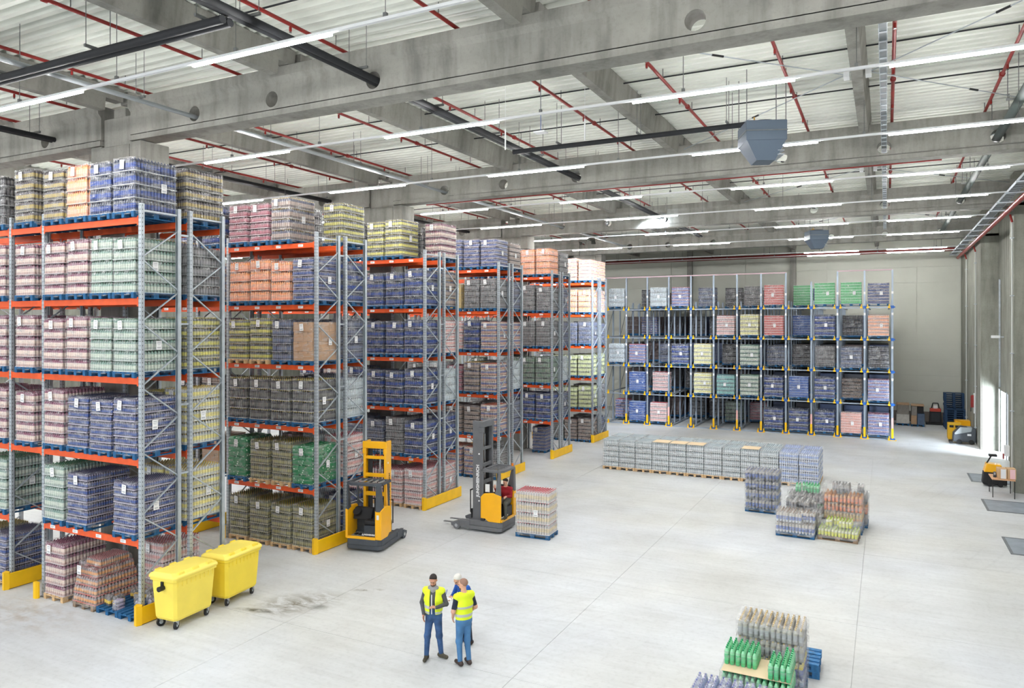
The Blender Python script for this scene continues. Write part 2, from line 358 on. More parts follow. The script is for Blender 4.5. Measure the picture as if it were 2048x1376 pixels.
# right wall: piers, dock doors, concrete panels
wr = struct('wall_right', MB().box(XR, YB, 3.4, XR + .25, 48.7, 13.45).box(4.8, 48.7, 0, XR + .25, YF, 13.45), M_CONCW, label='grey precast concrete wall on the right with dock bays', cat='wall')
doors = [21.9, 27.9, 33.8, 39.7, 47.0]
edges = [YB]
for d in doors: edges += [d - 1.35, d + 1.35]
edges.append(48.7)
mb = MB()
for i in range(0, len(edges), 2): mb.box(XR, edges[i], 0, XR + .25, edges[i + 1], 3.4)
obj('lower_panel', mb, M_CONCW, wr)
yy = 48.72
while yy < YF - .3:      # precast panels with open joints
    y2 = min(yy + 2.4, YF - .02); obj('concrete_panel', MB().box(4.74, yy + .012, .02, 4.8, y2 - .012, 13.4), M_CONCW, wr); yy = y2
yy = YB
while yy < 48.5:
    y2 = min(yy + 2.975, 48.68); obj('concrete_panel', MB().box(XR - .05, yy + .012, 3.42, XR, y2 - .012, 13.4), M_CONCW, wr); yy = y2
for y0 in (13.0, 24.9, 36.8):
    struct('concrete_pier', MB().box(4.75, y0, 0, XR - .052, y0 + 1.15, 13.4), M_CONCW, bevel=.02, cat='pier', label={13.0: 'square concrete pier on the right wall nearest the viewer', 24.9: 'concrete pier on the right wall beside the middle dock plates', 36.8: 'concrete pier on the right wall behind the small table'}[y0])
M_DOORP = mat('dock_door_sheet', srgb(205, 212, 218), .5)
for i, d in enumerate(doors):
    if i == 4: continue
    dr = struct('door_%d' % (i + 1), MB().box(XR + .1, d - 1.35, 0, XR + .14, d + 1.35, 3.4), M_DOORP, label='closed pale sectional dock door', cat='door')
    for k in range(6): obj('door_panel', MB().box(XR + .06, d - 1.33, .02 + k * .56, XR + .1, d + 1.33, .56 * (k + 1) - .01), M_DOORP, dr)
for d in doors: struct('trim_%d' % (doors.index(d) + 1), MB().box(XR - .1, d - 1.47, 0, XR - .052, d - 1.35, 3.5).box(XR - .1, d + 1.35, 0, XR - .052, d + 1.47, 3.5), M_GALV, cat='trim')
def plates():
    for i, (d, w) in enumerate(((27.95, 'nearest'), (33.85, 'middle'), (39.65, 'farthest'))):
        t = thing('dock_leveller', 'grey steel dock plate set flush in the floor, ' + w + ' of three', 'dock plate', (4.5, d, 0), group='dock plates along the right wall')
        obj('plate', MB().box(-1.02, -.95, .002, 1.14, .95, .016), mat('dock_plate_steel', srgb(150, 160, 170), .5, .3, .15, 2), t)
        obj('frame', MB().box(-1.1, -1.03, 0.001, -1.02, 1.03, .02).box(-1.02, -1.03, .001, 1.14, -.95, .02).box(-1.02, .95, .001, 1.14, 1.03, .02), M_GALVD, t)
plates()
# rear wall: sandwich sheets in courses
wb = struct('wall_back', MB().box(XL, YF + .06, 0, XR + .3, YF + .3, 13.45), M_WALLP, label='pale grey-green metal sandwich wall at the far end', cat='wall')
for i, x0 in enumerate(np.arange(XL, 5, 6.0)):
    for k in range(12):
        x1 = min(x0 + 5.98, 4.74)
        if x1 > x0: obj('wall_panel', MB().box(x0 + .01, YF, k * 1.12 + .008, x1, YF + .06, min(13.44, k * 1.12 + 1.112)), M_WALLP, wb)
struct('baseboard_back', MB().box(-.2, YF - .03, 0, 4.7, YF, .75), mat('dado_brown', srgb(112, 104, 98), .7), cat='baseboard', label='brown-grey kick strip along the far wall')
for x in (-14.4, -6.4): struct('wall_post', MB().box(x - .2, YF - .4, 0, x + .2, YF - .001, 13.4), M_CONC, cat='post', label='concrete post against far wall, ' + ('left' if x < -10 else 'middle'))
struct('wall_left', MB().box(XL - .3, YB, 0, XL, YF, 13.45), M_CONCW, label='distant concrete wall behind the racks', cat='wall')

# ------------------------------------------------------------ SERVICES UNDER THE ROOF
rows = ROWS
NW = ['behind the viewer', 'over the viewer', 'nearest in view', 'second in view', 'third in view', 'fourth in view', 'fifth in view', 'sixth in view', 'seventh in view', 'second from the far wall', 'closest to the far wall']
seg_me = MB().box(0, -.028, -.045, 3.3, .028, 0).mesh('tube')
for i, y in enumerate(rows):
    t = thing('strip_light', 'continuous row of white strip lights on thin trunking, ' + NW[i], 'light', (0, y, 11.85), group='rows of linear ceiling lights')
    obj('trunking', MB().box(-51.6, -.03, 0, 4.1, .03, .05), M_WHITEM, t)
    hm = MB()
    for s_ in SEG:
        if y > 50 and s_ < -6: continue
        obj('tube', seg_me, M_TUBE, t, (s_, 0, -.0))
    for x in np.arange(-50, 4, 3.3): obj('hanger', MB().cyl((x, 0, .05), (x, 0, 1.6), .008, n=4).box(x - .03, -.03, .05, x + .03, .03, .12), M_WIRE, t)
# sprinkler pipes along the hall
spx = [.16, -2.2, 2.55, -5.0, -7.95, -10.9, -14.2, -17.5, -20.6, -23.5, -28, -33, -38]
for i, x in enumerate(spx):
    t = thing('sprinkler_pipe', 'red sprinkler pipe running away under the deck, %s' % (['first right of the middle cable tray', 'first left of the cable tray', 'closest to the right wall', 'second left of the cable tray', 'third left of the cable tray', 'fourth left of the cable tray', 'fifth left of the cable tray', 'just right of the first pillar', 'just left of the first pillar', 'second left of the pillars', 'third left of the pillars', 'fourth left of the pillars', 'fifth left of the pillars'][i]), 'pipe', (x, 0, 13.17), group='red sprinkler pipes')
    obj('pipe', MB().cyl((0, YB, 0), (0, 60, 0), .042, n=8), M_RED, t)
    cp = MB(); hd = MB(); hg = MB()
    cm = MB().cyl((0, -.05, 0), (0, .05, 0), .068, n=8).mesh('coupling'); hm_ = MB().cyl((0, 0, -.05), (0, 0, -.14), .03, n=6).cyl((0, 0, -.14), (0, 0, -.17), .015, .03, n=6, m=1).mesh('sprinkler_head')
    hgm = MB().cyl((0, 0, .05), (0, 0, .27), .012, n=4).mesh('hanger')
    for j in range(22):
        y = -8 + j * 3.1 + (i % 3) * .4
        if y > 59: break
        obj('sprinkler_head', hm_, [M_RED, M_CHROME], t, (0, y, 0))
        if j % 2: obj('coupling', cm, M_RED, t, (0, y + .9, 0))
        obj('hanger', hgm, M_WIRE, t, (0, y + 1.4, 0))
def linepipe(name, label, p0, p1, r, m, cat='pipe', pair=0, clamps=0):
    t = thing(name, label, cat)
    p0 = Vector(p0); p1 = Vector(p1); d = (p1 - p0).normalized(); sd = d.cross(Vector((0, 0, 1))).normalized()
    for s_ in ((-pair, pair) if pair else (0,)): obj('pipe', MB().cyl(p0 + sd * s_, p1 + sd * s_, r, n=10), m, t)
    if clamps:
        L = (p1 - p0).length; k = 1.5
        while k < L:
            c = p0 + d * k; w = (pair + r) + .12
            mb = MB().bar(c - sd * w + Vector((0, 0, r + .02)), c + sd * w + Vector((0, 0, r + .02)), .05, .05)
            for s_ in (-1, 1): mb.cyl(c + sd * (w - .03) * s_ + Vector((0, 0, r)), (c + sd * (w - .03) * s_).xy.to_3d() + Vector((0, 0, 13.44)), .009, n=4)
            obj('clamp', mb, M_WIRE, t); k += clamps
    return t
linepipe('insulated_pipe', 'pair of black insulated pipes passing through the girder holes, above the second rack aisle', (-10.05, YB, 12.38), (-10.05, 45, 12.38), .07, M_BLACKP, pair=.072, clamps=3)
t = linepipe('insulated_pipe', 'black insulated pipe pair crossing left to right over the nearest rack', (-45, 9.0, 12.2), (-10.05, 9.0, 12.2), .075, M_BLACKP, pair=.08, clamps=3)
linepipe('insulated_pipe', 'black insulated pipe feeding the grey unit heater', (-10.0, 19.75, 12.2), (-3.0, 19.75, 12.2), .07, M_BLACKP, clamps=2.4)
linepipe('insulated_pipe', 'black insulated pipe pair farther left behind the first pillar', (-21.6, YB, 12.38), (-21.6, 45, 12.38), .07, M_BLACKP, pair=.072, clamps=3)
linepipe('insulated_pipe', 'dark green-grey insulated pipe near the right wall', (2.85, YB, 12.38), (2.85, 52, 12.38), .11, mat('dark_lagging', srgb(62, 72, 70), .6, 0, .1), clamps=3)
linepipe('steel_conduit', 'light grey steel pipe running away above the rack ends', (-15.7, YB, 12.3), (-15.7, 49, 12.3), .055, M_GREYP, clamps=4)
linepipe('sprinkler_main', 'thin red main pipe running left to right behind the second girder', (-17, 25.62, 12.0), (1.5, 25.62, 12.0), .045, M_RED, clamps=3)
linepipe('sprinkler_main', 'dark red main pipe along the top of the far wall', (-30, 60.3, 12.35), (4.5, 60.3, 12.35), .13, mat('dark_red_pipe', srgb(132, 34, 34), .5), clamps=4)
linepipe('sprinkler_main', 'thick red main pipe along the right wall', (4.5, YB, 11.72), (4.5, 60.2, 11.72), .1, M_RED)
for i, (y, z) in enumerate(((10.8, 13.3), (21.6, 13.3), (33.4, 13.3), (45.2, 13.3), (18.6, 13.36))): tag(obj('conduit', MB().cyl((-45, y, z), (3.5, y, z), .02, n=5), M_BLACKP), 'thin dark cable conduit crossing under the deck, ' + ['first from the viewer', 'third from the viewer', 'fourth from the viewer', 'fifth from the viewer', 'second from the viewer'][i], 'conduit')
for y in GY[1:]:                                                        # couplings where the main drops
    pass
# cable trays
def tray(name, label, x, z, w, y0, y1, h=.08):
    t = thing(name, label, 'cable tray', (x, 0, z))
    obj('side_rail', MB().box(-w / 2, y0, 0, -w / 2 + .012, y1, h), M_GALV, t); obj('side_rail', MB().box(w / 2 - .012, y0, 0, w / 2, y1, h), M_GALV, t)
    k = y0; rm = MB().box(-w / 2 + .012, -.04, 0, w / 2 - .012, .04, .012).mesh('rung')
    obj('base_sheet', MB().box(-w / 2 + .012, y0, .012, w / 2 - .012, y1, .016), M_GALVD, t)
    while k < y1: obj('rung', rm, M_GALV, t, (0, k, 0)); k += .5
    return t
tray('cable_tray', 'galvanised cable tray running away overhead, left of the wall lights', -.05, 12.33, .15, 2, 46)
t = tray('cable_tray', 'wide galvanised cable tray high along the right wall', 4.1, 11.8, .34, 2, 59, .1)
bm_ = MB().box(-.25, -.03, -.06, .6, .03, 0).mesh('bracket')
for y in np.arange(3, 59, 2.4): obj('bracket', bm_, M_GALV, t, (0, y, 0))
# tie-rod crosses in the last roof bay
for c, (ya, yb) in enumerate(((13.55, 24.85), (25.45, 36.75), (37.3, 48.6))):
    ym = (ya + yb) / 2; t = thing('wind_brace', 'crossed thin steel tie rods under the deck, ' + ['nearest roof bay', 'second roof bay', 'third roof bay'][c], 'tie rods', (0, 0, 0))
    for (x0, y0, x1, y1) in ((-.85, ym, -6.1, ya), (-.85, ym, -6.1, yb), (-.35, ym, 4.6, ya), (-.35, ym, 4.6, yb)):
        d = Vector((x1 - x0, y1 - y0, 0)); obj('rod', MB().cyl((x0, y0, 12.95), (x1, y1, 12.95), .014, n=5), M_GALV, t)
        m0 = Vector((x0, y0, 12.95)) + d * .45; obj('turnbuckle', MB().cyl(m0, m0 + d.normalized() * .3, .025, n=6), M_BLACK, t)
    obj('gusset', MB().box(-.9, ym - .16, 12.86, -.77, ym + .16, 13.04), M_WHITEM, t); obj('gusset', MB().box(-.43, ym - .16, 12.86, -.3, ym + .16, 13.04), M_WHITEM, t)
# unit heaters
def heater(x, y, z, label):
    t = thing('unit_heater', label, 'heater', (x, y, z), R(22)); G = mat('heater_grey', srgb(92, 106, 122), .55, .1)
    obj('casing', MB().prism([(-.5, .05), (.5, .05), (.5, .55), (-.5, .55)], 'y', -.5, .5), G, t, bevel=.015)
    obj('hood', MB().add([(-.48, -.48, .05), (.48, -.48, .05), (.48, .48, .05), (-.48, .48, .05), (-.2, -.3, -.42), (.26, -.3, -.42), (.26, .3, -.42), (-.2, .3, -.42)], [(0, 4, 5, 1), (1, 5, 6, 2), (2, 6, 7, 3), (3, 7, 4, 0), (4, 7, 6, 5)]), G, t)
    obj('seam_rail', MB().box(-.51, -.51, .28, .51, .51, .31), M_GALVD, t)
    for k in range(4): obj('louvre', MB().box(.3 + k * .0, -.4, -.3 + k * .1, .46, .4, -.285 + k * .1), M_GALV, t)
    obj('fan_ring', MB().cyl((0, 0, .55), (0, 0, .6), .36, n=20), M_DARK, t)
    obj('valve', MB().cyl((-.3, -.05, .62), (-.12, -.05, .62), .045, n=8).cyl((-.2, -.05, .62), (-.2, -.05, .74), .02, n=6), mat('brass', srgb(200, 160, 80), .35, .7), t)
    for a in (-.48, .48):
        for b in (-.45, .45): obj('hanger_rod', MB().cyl((a, b, .55), (a, b, 13.44 - z), .012, n=5), M_WIRE, t)
heater(-2.85, 19.8, 11.6, 'grey boxy unit heater hanging from the deck at the end of a black pipe')
heater(-3.4, 43.6, 11.6, 'small distant grey unit heater hanging near the far wall')
# round pipe ends at the girder holes; one is given an added glow
def pipe_end(x, y, z, lit, label):
    t = thing('round_pipe_end', label, 'pipe end', (x, y, z)); obj('globe', MB().sphere((0, 0, 0), .13, 12, 8), mat('glowing_pipe_end', (.8, .9, 1), emit=30) if lit else M_CHROME, t); obj('stem', MB().cyl((0, 0, .1), (0, 0, .3), .02, n=6).box(-.08, -.05, .28, .08, .25, .32), M_WIRE, t)
pipe_end(-10.0, 36.5, 12.32, True, 'bright round pipe end on the third girder, given an added glow')
pipe_end(-13.0, 36.5, 12.32, False, 'small round chrome pipe end left of the glowing one on the third girder')
l = bpy.data.lights.new('floodlight', 'SPOT'); l.energy = 5200; l.spot_size = R(75); l.spot_blend = .6; l.color = (.82, .9, 1); l.shadow_soft_size = .2
o = bpy.data.objects.new('floodlight', l); COL.objects.link(o); o.location = (-10.0, 36.3, 12.1); o.rotation_euler = Vector((-6, 8.5, -3.5)).to_track_quat('-Z', 'Y').to_euler()
# ------------------------------------------------------------ PALLETS AND WRAPPED LOADS
def pallet_mb(w=.8, d=1.2):
    mb = MB(); hw, hd = w / 2, d / 2
    for i in range(3):
        x = -hw + .05 + i * (w - .1) / 2; mb.box(x - .05, -hd, 0, x + .05, hd, .022)
        for j in range(3): y = -hd + .07 + j * (d - .14) / 2; mb.box(x - .05, y - .07, .022, x + .05, y + .07, .1)
    for j in range(3): y = -hd + .07 + j * (d - .14) / 2; mb.box(-hw, y - .07, .1, hw, y + .07, .122)
    for i in range(5): x = -hw + .055 + i * (w - .11) / 4; mb.box(x - .055, -hd, .122, x + .055, hd, .144)
    return mb
PAL = {k: pallet_mb().mesh('pallet') for k in 'bwg'}
for k, m in (('b', M_PALB), ('w', M_PALW), ('g', M_PALG)): PAL[k].materials.append(m)
PW = {'b': 'blue', 'w': 'raw wooden', 'g': 'weathered wooden'}
def label_mesh():
    mb = MB().box(-.075, -.003, -.11, .075, 0, .11)
    for k, (a, z0, z1) in enumerate(((.05, .06, .085), (.055, .03, .042), (.035, .005, .016), (.05, -.085, -.045))): mb.box(-a, -.0045, z0, a, -.003, z1, 1)
    me = mb.mesh('label_sheet'); me.materials.append(M_PAPER); me.materials.append(M_INK); return me
LABEL = label_mesh()
def c3(*a): return srgb(*a)
# key: description, layers, load height, profile, (lower, label, shoulder, cap), tray colour, layer z proportions
V = {
 'rose':   ('mauve and cream bottle', 5, 1.33, 'b', ((192, 164, 158), (226, 208, 196), (146, 92, 114), (116, 56, 80)), (220, 210, 214)),
 'green':  ('pale green bottle', 5, 1.33, 'b', ((158, 172, 164), (200, 210, 196), (132, 160, 150), (46, 110, 66)), (226, 232, 230)),
 'indigo': ('small indigo bottle', 7, 1.27, 's', ((92, 94, 114), (66, 88, 150), (126, 122, 144), (40, 46, 76)), (178, 172, 190)),
 'blue':   ('royal blue bottle', 4, 1.32, 'b', ((28, 46, 92), (18, 60, 140), (64, 72, 92), (16, 36, 84)), (226, 230, 236)),
 'black':  ('black bottle', 5, 1.3, 'b', ((58, 56, 60), (96, 94, 98), (44, 44, 48), (30, 30, 32)), (170, 172, 176)),
 'dark':   ('smoky bottle with yellow bands', 5, 1.32, 'b', ((92, 88, 84), (176, 156, 92), (104, 96, 98), (60, 52, 46)), (176, 172, 160)),
 'orange': ('orange drink bottle', 4, 1.3, 'b', ((236, 158, 126), (242, 184, 152), (240, 168, 116), (224, 116, 66)), (252, 232, 216)),
 'grey':   ('grey cola bottle', 5, 1.3, 'b', ((92, 92, 96), (128, 128, 130), (110, 108, 110), (66, 66, 70)), (190, 192, 194)),
 'stone':  ('beige and grey bottle', 4, 1.4, 'b', ((104, 92, 92), (168, 150, 140), (84, 84, 106), (196, 160, 70)), (214, 208, 204)),
 'yellow': ('yellow banded bottle', 5, 1.34, 'b', ((124, 124, 104), (208, 202, 104), (112, 112, 104), (196, 180, 60)), (214, 214, 202)),
 'lemon':  ('pale lemon bottle', 5, 1.36, 'b', ((206, 206, 196), (232, 222, 140), (196, 198, 194), (206, 180, 60)), (228, 228, 222)),
 'olive':  ('olive grey bottle', 5, 1.28, 'b', ((118, 116, 92), (156, 150, 104), (110, 110, 90), (150, 136, 44)), (196, 192, 166)),
 'night':  ('dark bottle with yellow caps', 4, 1.3, 'b', ((70, 70, 78), (104, 102, 98), (72, 70, 74), (190, 172, 60)), (206, 206, 200)),
 'wine':   ('wine red bottle', 6, 1.2, 's', ((136, 56, 76), (176, 110, 124), (168, 132, 142), (110, 30, 52)), (216, 196, 204)),
 'emerald':('emerald green printed pack', 4, 1.2, 'p', ((36, 128, 78), (30, 120, 72), (60, 150, 100), (200, 220, 200)), (150, 196, 170)),
 'carton': ('brown cardboard carton', 4, 1.25, 'x', ((184, 148, 116), (184, 148, 116), (184, 148, 116), (184, 148, 116)), None),
 'tan':    ('small tan carton', 8, 1.1, 'x', ((204, 180, 120), (204, 180, 120), (204, 180, 120), (204, 180, 120)), None),
 'red':    ('red and white can', 8, 1.28, 'c', ((176, 70, 74), (204, 108, 104), (190, 96, 92), (216, 196, 190)), (226, 190, 186)),
 'pink':   ('pinkish white bottle', 5, 1.3, 'b', ((226, 208, 204), (226, 176, 172), (214, 204, 206), (176, 40, 60)), (226, 220, 222)),
 'mixed':  ('mixed orange and blue bottle', 5, 1.3, 'b', ((196, 150, 126), (110, 116, 160), (200, 186, 176), (200, 96, 60)), (220, 214, 208)),
 'brown':  ('brown bottle', 6, 1.25, 's', ((120, 102, 96), (160, 142, 130), (104, 92, 92), (70, 60, 60)), (186, 176, 170)),
 'clear':  ('clear water bottle', 4, 1.3, 'b', ((176, 186, 192), (196, 206, 212), (196, 206, 210), (210, 220, 226)), (226, 232, 236)),
 'sprite': ('dim green bottle', 5, 1.3, 'b', ((96, 124, 104), (120, 142, 124), (92, 106, 100), (60, 90, 66)), (180, 190, 184)),
 'lilac':  ('lilac blue bottle', 6, 1.28, 's', ((80, 88, 146), (110, 126, 180), (170, 146, 170), (170, 50, 76)), (226, 214, 228)),
 'peach':  ('peach coloured bottle', 6, 1.28, 's', ((236, 190, 166), (244, 176, 140), (240, 214, 200), (226, 120, 80)), (248, 236, 230)),
 'limecan':('pale lime bottle', 5, 1.24, 'b', ((190, 196, 150), (206, 212, 156), (150, 156, 120), (120, 126, 80)), (220, 224, 200)),
 'cobalt': ('cobalt blue can', 8, 1.3, 'c', ((20, 54, 124), (34, 82, 164), (56, 88, 150), (150, 170, 210)), (90, 124, 180)),
 'teal':   ('teal bottle', 5, 1.28, 'b', ((110, 176, 176), (140, 196, 192), (120, 160, 164), (60, 130, 140)), (206, 226, 226)),
 'cream':  ('cream and yellow bottle', 5, 1.36, 'b', ((222, 222, 190), (228, 222, 150), (210, 212, 194), (200, 176, 60)), (236, 236, 226)),
 'lime':   ('bright green can', 8, 1.34, 'c', ((44, 160, 90), (110, 196, 136), (80, 176, 110), (200, 230, 210)), (150, 210, 170)),
 'slate':  ('slate grey bottle', 5, 1.28, 'b', ((70, 78, 102), (100, 110, 138), (84, 88, 108), (44, 50, 66)), (186, 190, 200)),
 'salmon': ('salmon pink can', 8, 1.24, 'c', ((206, 142, 132), (222, 168, 156), (214, 156, 146), (230, 206, 200)), (232, 200, 190)),
}
def speckle_mat():
    m = mat('green_print', srgb(34, 126, 78), .4); nt = m.node_tree; N = nt.nodes; L = nt.links
    tc = N.new('ShaderNodeTexCoord'); v = N.new('ShaderNodeTexVoronoi'); v.inputs['Scale'].default_value = 9; L.new(tc.outputs['Object'], v.inputs[0])
    r = N.new('ShaderNodeValToRGB'); r.color_ramp.elements[0].position = .16; r.color_ramp.elements[1].position = .22
    r.color_ramp.elements[0].color = (*srgb(210, 228, 214), 1); r.color_ramp.elements[1].color = (*srgb(34, 126, 78), 1)
    L.new(v.outputs['Distance'], r.inputs[0]); L.new(r.outputs[0], N['Principled BSDF'].inputs['Base Color']); return m
M_GPRINT = speckle_mat()
BOX_W, BOX_D = .78, 1.16
def layer_mesh(key, full):
    d, nl, H, prof, cols, trayc = V[key]; h = H / nl; mb = MB()
    mats = [mat('%s_%s' % (key, n), srgb(*c), .32, spec=.6, var=.06, scale=30) for n, c in zip(('base', 'label', 'shoulder', 'cap'), cols)]
    if prof == 'b': p, N_ = .0865, 8
    elif prof == 's': p, N_ = .0655, 6
    elif prof == 'c': p, N_ = .066, 8
    if prof in 'bsc':
        nx = round(BOX_W / p); ny = round(BOX_D / p); px = BOX_W / nx; py = BOX_D / ny; r = min(px, py) / 2 * .97
        if prof == 'c': P = [(0, .85, 0), (.05, 1, 1), (.5, 1, 2), (.88, 1, 3), (.95, .8, 3), (.96, .5, 3)]
        elif prof == 's': P = [(0, .86, 0), (.07, 1, 0), (.28, 1, 1), (.62, .98, 2), (.78, .55, 2), (.84, .36, 3), (.97, .34, 3)]
        else: P = [(0, .86, 0), (.06, 1, 0), (.26, .98, 1), (.6, .98, 2), (.7, .94, 2), (.82, .62, 2), (.88, .36, 3), (.885, .42, 3), (.965, .4, 3)]
        for i in range(nx):
            for j in range(ny):
                edge = i in (0, nx - 1) or j in (0, ny - 1)
                if not edge and not full: continue
                cx = -BOX_W / 2 + (i + .5) * px; cy = -BOX_D / 2 + (j + .5) * py
                pr = P if edge else P[-5:]
                mb.lathe(cx, cy, [(z * h, q * r, m) for z, q, m in pr], N_ if edge else 6, .5)
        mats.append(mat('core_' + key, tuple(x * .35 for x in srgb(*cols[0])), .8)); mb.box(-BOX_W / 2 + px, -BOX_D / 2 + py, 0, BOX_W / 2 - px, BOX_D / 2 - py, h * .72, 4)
        if trayc:
            mats.append(mat('sheet_' + key, srgb(*trayc), .5)); mb.box(-BOX_W / 2 - .004, -BOX_D / 2 - .004, 0, BOX_W / 2 + .004, BOX_D / 2 + .004, .012 if prof == 'b' else .022, 5)
        # clear neck film of each pack, as a band that bridges the bottle shoulders
    elif prof == 'p':
        mats[1] = M_GPRINT; nx, ny = 3, 4
        for i in range(nx):
            for j in range(ny):
                if not full and 0 < i < nx - 1 and 0 < j < ny - 1: continue
                x0 = -BOX_W / 2 + i * BOX_W / nx; y0 = -BOX_D / 2 + j * BOX_D / ny; a, b = BOX_W / nx, BOX_D / ny; g = .006; q = .035
                for (z0, z1, t0, t1) in ((0, .12, q * .5, 0), (.12, .8, 0, 0), (.8, .99, 0, q)):
                    vs = [(x0 + g + t0, y0 + g + t0), (x0 + a - g - t0, y0 + g + t0), (x0 + a - g - t0, y0 + b - g - t0), (x0 + g + t0, y0 + b - g - t0)]
                    ws = [(x0 + g + t1, y0 + g + t1), (x0 + a - g - t1, y0 + g + t1), (x0 + a - g - t1, y0 + b - g - t1), (x0 + g + t1, y0 + b - g - t1)]
                    mb.add([(*v, z0 * h) for v in vs] + [(*v, z1 * h) for v in ws], [(0, 1, 5, 4), (1, 2, 6, 5), (2, 3, 7, 6), (3, 0, 4, 7), (4, 5, 6, 7)], 1)
    else:
        nx, ny = (2, 3) if key == 'carton' else (3, 4)
        mats[3] = mat('tape', srgb(150, 118, 88), .6)
        for i in range(nx):
            for j in range(ny):
                x0 = -BOX_W / 2 + i * BOX_W / nx; y0 = -BOX_D / 2 + j * BOX_D / ny; a, b = BOX_W / nx, BOX_D / ny
                mb.box(x0 + .004, y0 + .004, 0, x0 + a - .004, y0 + b - .004, h - .006, 0); mb.box(x0 + a / 2 - .03, y0 + .002, h - .08, x0 + a / 2 + .03, y0 + b - .002, h - .004, 3)
    me = mb.mesh('layer'); 
    for m in mats: me.materials.append(m)
    return me, h
LM = {}
def layers_of(key):
    if key not in LM: a, h = layer_mesh(key, False); b, _ = layer_mesh(key, True); LM[key] = (a, b, h)
    return LM[key]
def wrap_mesh(nl, H, seed, w=BOX_W, d=BOX_D, top=True, z0=.07, slope=None, m=None):
    "stretch film: bulges with every layer, crumpled"
    mb = MB(); nz = nl * 5 + 2; na = 20; rnd = random.Random(seed); per = []
    hw, hd = w / 2 + .012, d / 2 + .012; c = .05
    loop = []
    def seg(a, b, n): return [(a[0] + (b[0] - a[0]) * i / n, a[1] + (b[1] - a[1]) * i / n) for i in range(n)]
    loop += seg((-hw + c, -hd), (hw - c, -hd), 8) + seg((hw - c, -hd), (hw, -hd + c), 2) + seg((hw, -hd + c), (hw, hd - c), 10) + seg((hw, hd - c), (hw - c, hd), 2)
    loop += seg((hw - c, hd), (-hw + c, hd), 6) + seg((-hw + c, hd), (-hw, hd - c), 2) + seg((-hw, hd - c), (-hw, -hd + c), 10) + seg((-hw, -hd + c), (-hw + c, -hd), 2)
    n = len(loop); vs = []
    for k in range(nz + 1):
        t = k / nz; z = z0 + (H + .144 + .008 - z0) * t; ph = ((z - .144) / (H / nl)) % 1.0
        bul = (.0 + .012 * math.sin(math.pi * min(1, max(0, ph)))) if z > .144 else .004
        sc = 1.0 if slope is None else 1 - slope * t
        for (x, y) in loop:
            q = noise.noise(Vector((x * 5 + seed * 3.1, y * 5, z * 7))) * .012 + noise.noise(Vector((x * 14, y * 14 + seed, z * 16))) * .006
            L = math.hypot(x / hw, y / hd); k_ = 1 + (bul + q) / math.hypot(x, y)
            vs.append((x * k_ * sc, y * k_ * sc, z))
    fs = [(k * n + i, k * n + (i + 1) % n, (k + 1) * n + (i + 1) % n, (k + 1) * n + i) for k in range(nz) for i in range(n)]
    mb.add(vs, fs, 0, True)
    top_in = []                                          # film folded a hand's width over the top edge
    for (x, y) in loop: top_in.append((x * .8 * (1 if slope is None else 1 - slope), y * .86 * (1 if slope is None else 1 - slope), H + .144 + .012))
    mb.add(vs[-n:] + top_in, [(i, (i + 1) % n, (i + 1) % n + n, i + n) for i in range(n)], 0, True)
    me = mb.mesh('stretch_film'); me.materials.append(m or M_FILM); return me
WR = {}
def wrap_of(nl, H, s, m=None):
    k = (nl, round(H, 2), s, m.name if m else '')
    if k not in WR: WR[k] = wrap_mesh(nl, H, s * 7 + nl, m=m)
    return WR[k]
N_LOAD = 0
PROT = {}
def load(key, loc, label, rz=0, pal='b', tilt=0., wob=.006, group=None, flipy=False, nl=None, wrap=True, side=None, front=True, catg='pallet', film=None):
    global N_LOAD; N_LOAD += 1
    d, n0, H0, prof, cols, trayc = V[key]; a, b, h = layers_of(key); n = nl or n0; rnd = random.Random(N_LOAD * 13 + 5)
    name = {'x': 'carton_pallet', 'c': 'can_pallet', 'p': 'pack_pallet'}.get(prof, 'bottle_pallet')
    t = thing(name, label, catg, loc, rz, group)
    H = h * n
    if group and 'orange' in group: t.scale = (1, 1, rnd.uniform(.95, 1.05))
    obj('pallet', PAL[pal], None, t)
    for k in range(n):
        top = k == n - 1; sx = rnd.uniform(-wob, wob) + tilt * (k / n); sy = rnd.uniform(-wob, wob)
        obj('layer', b if top else a, None, t, (sx, sy, .144 + k * h), rnd.uniform(-1, 1) * wob)
    if wrap:
        w = obj('stretch_film', wrap_of(n, H, N_LOAD % 4, film), None, t)
        if tilt: w.matrix_local = Matrix(((1, 0, tilt / (H + .1), -tilt * .1), (0, 1, 0, 0), (0, 0, 1, 0), (0, 0, 0, 1)))
    if front:
        o = obj('label_sheet', LABEL, None, t, (rnd.uniform(-.16, .04) + tilt * .9, -BOX_D / 2 - .04, H + .144 - .17)); o.rotation_euler = (0, rnd.uniform(-.12, .12), 0)
    if side or (side is None and rnd.random() < .35):
        o = obj('label_sheet', LABEL, None, t, (BOX_W / 2 + .045 + tilt * .5, rnd.uniform(-.1, .2), H * .6)); o.rotation_euler = (0, 0, R(90))
    return t

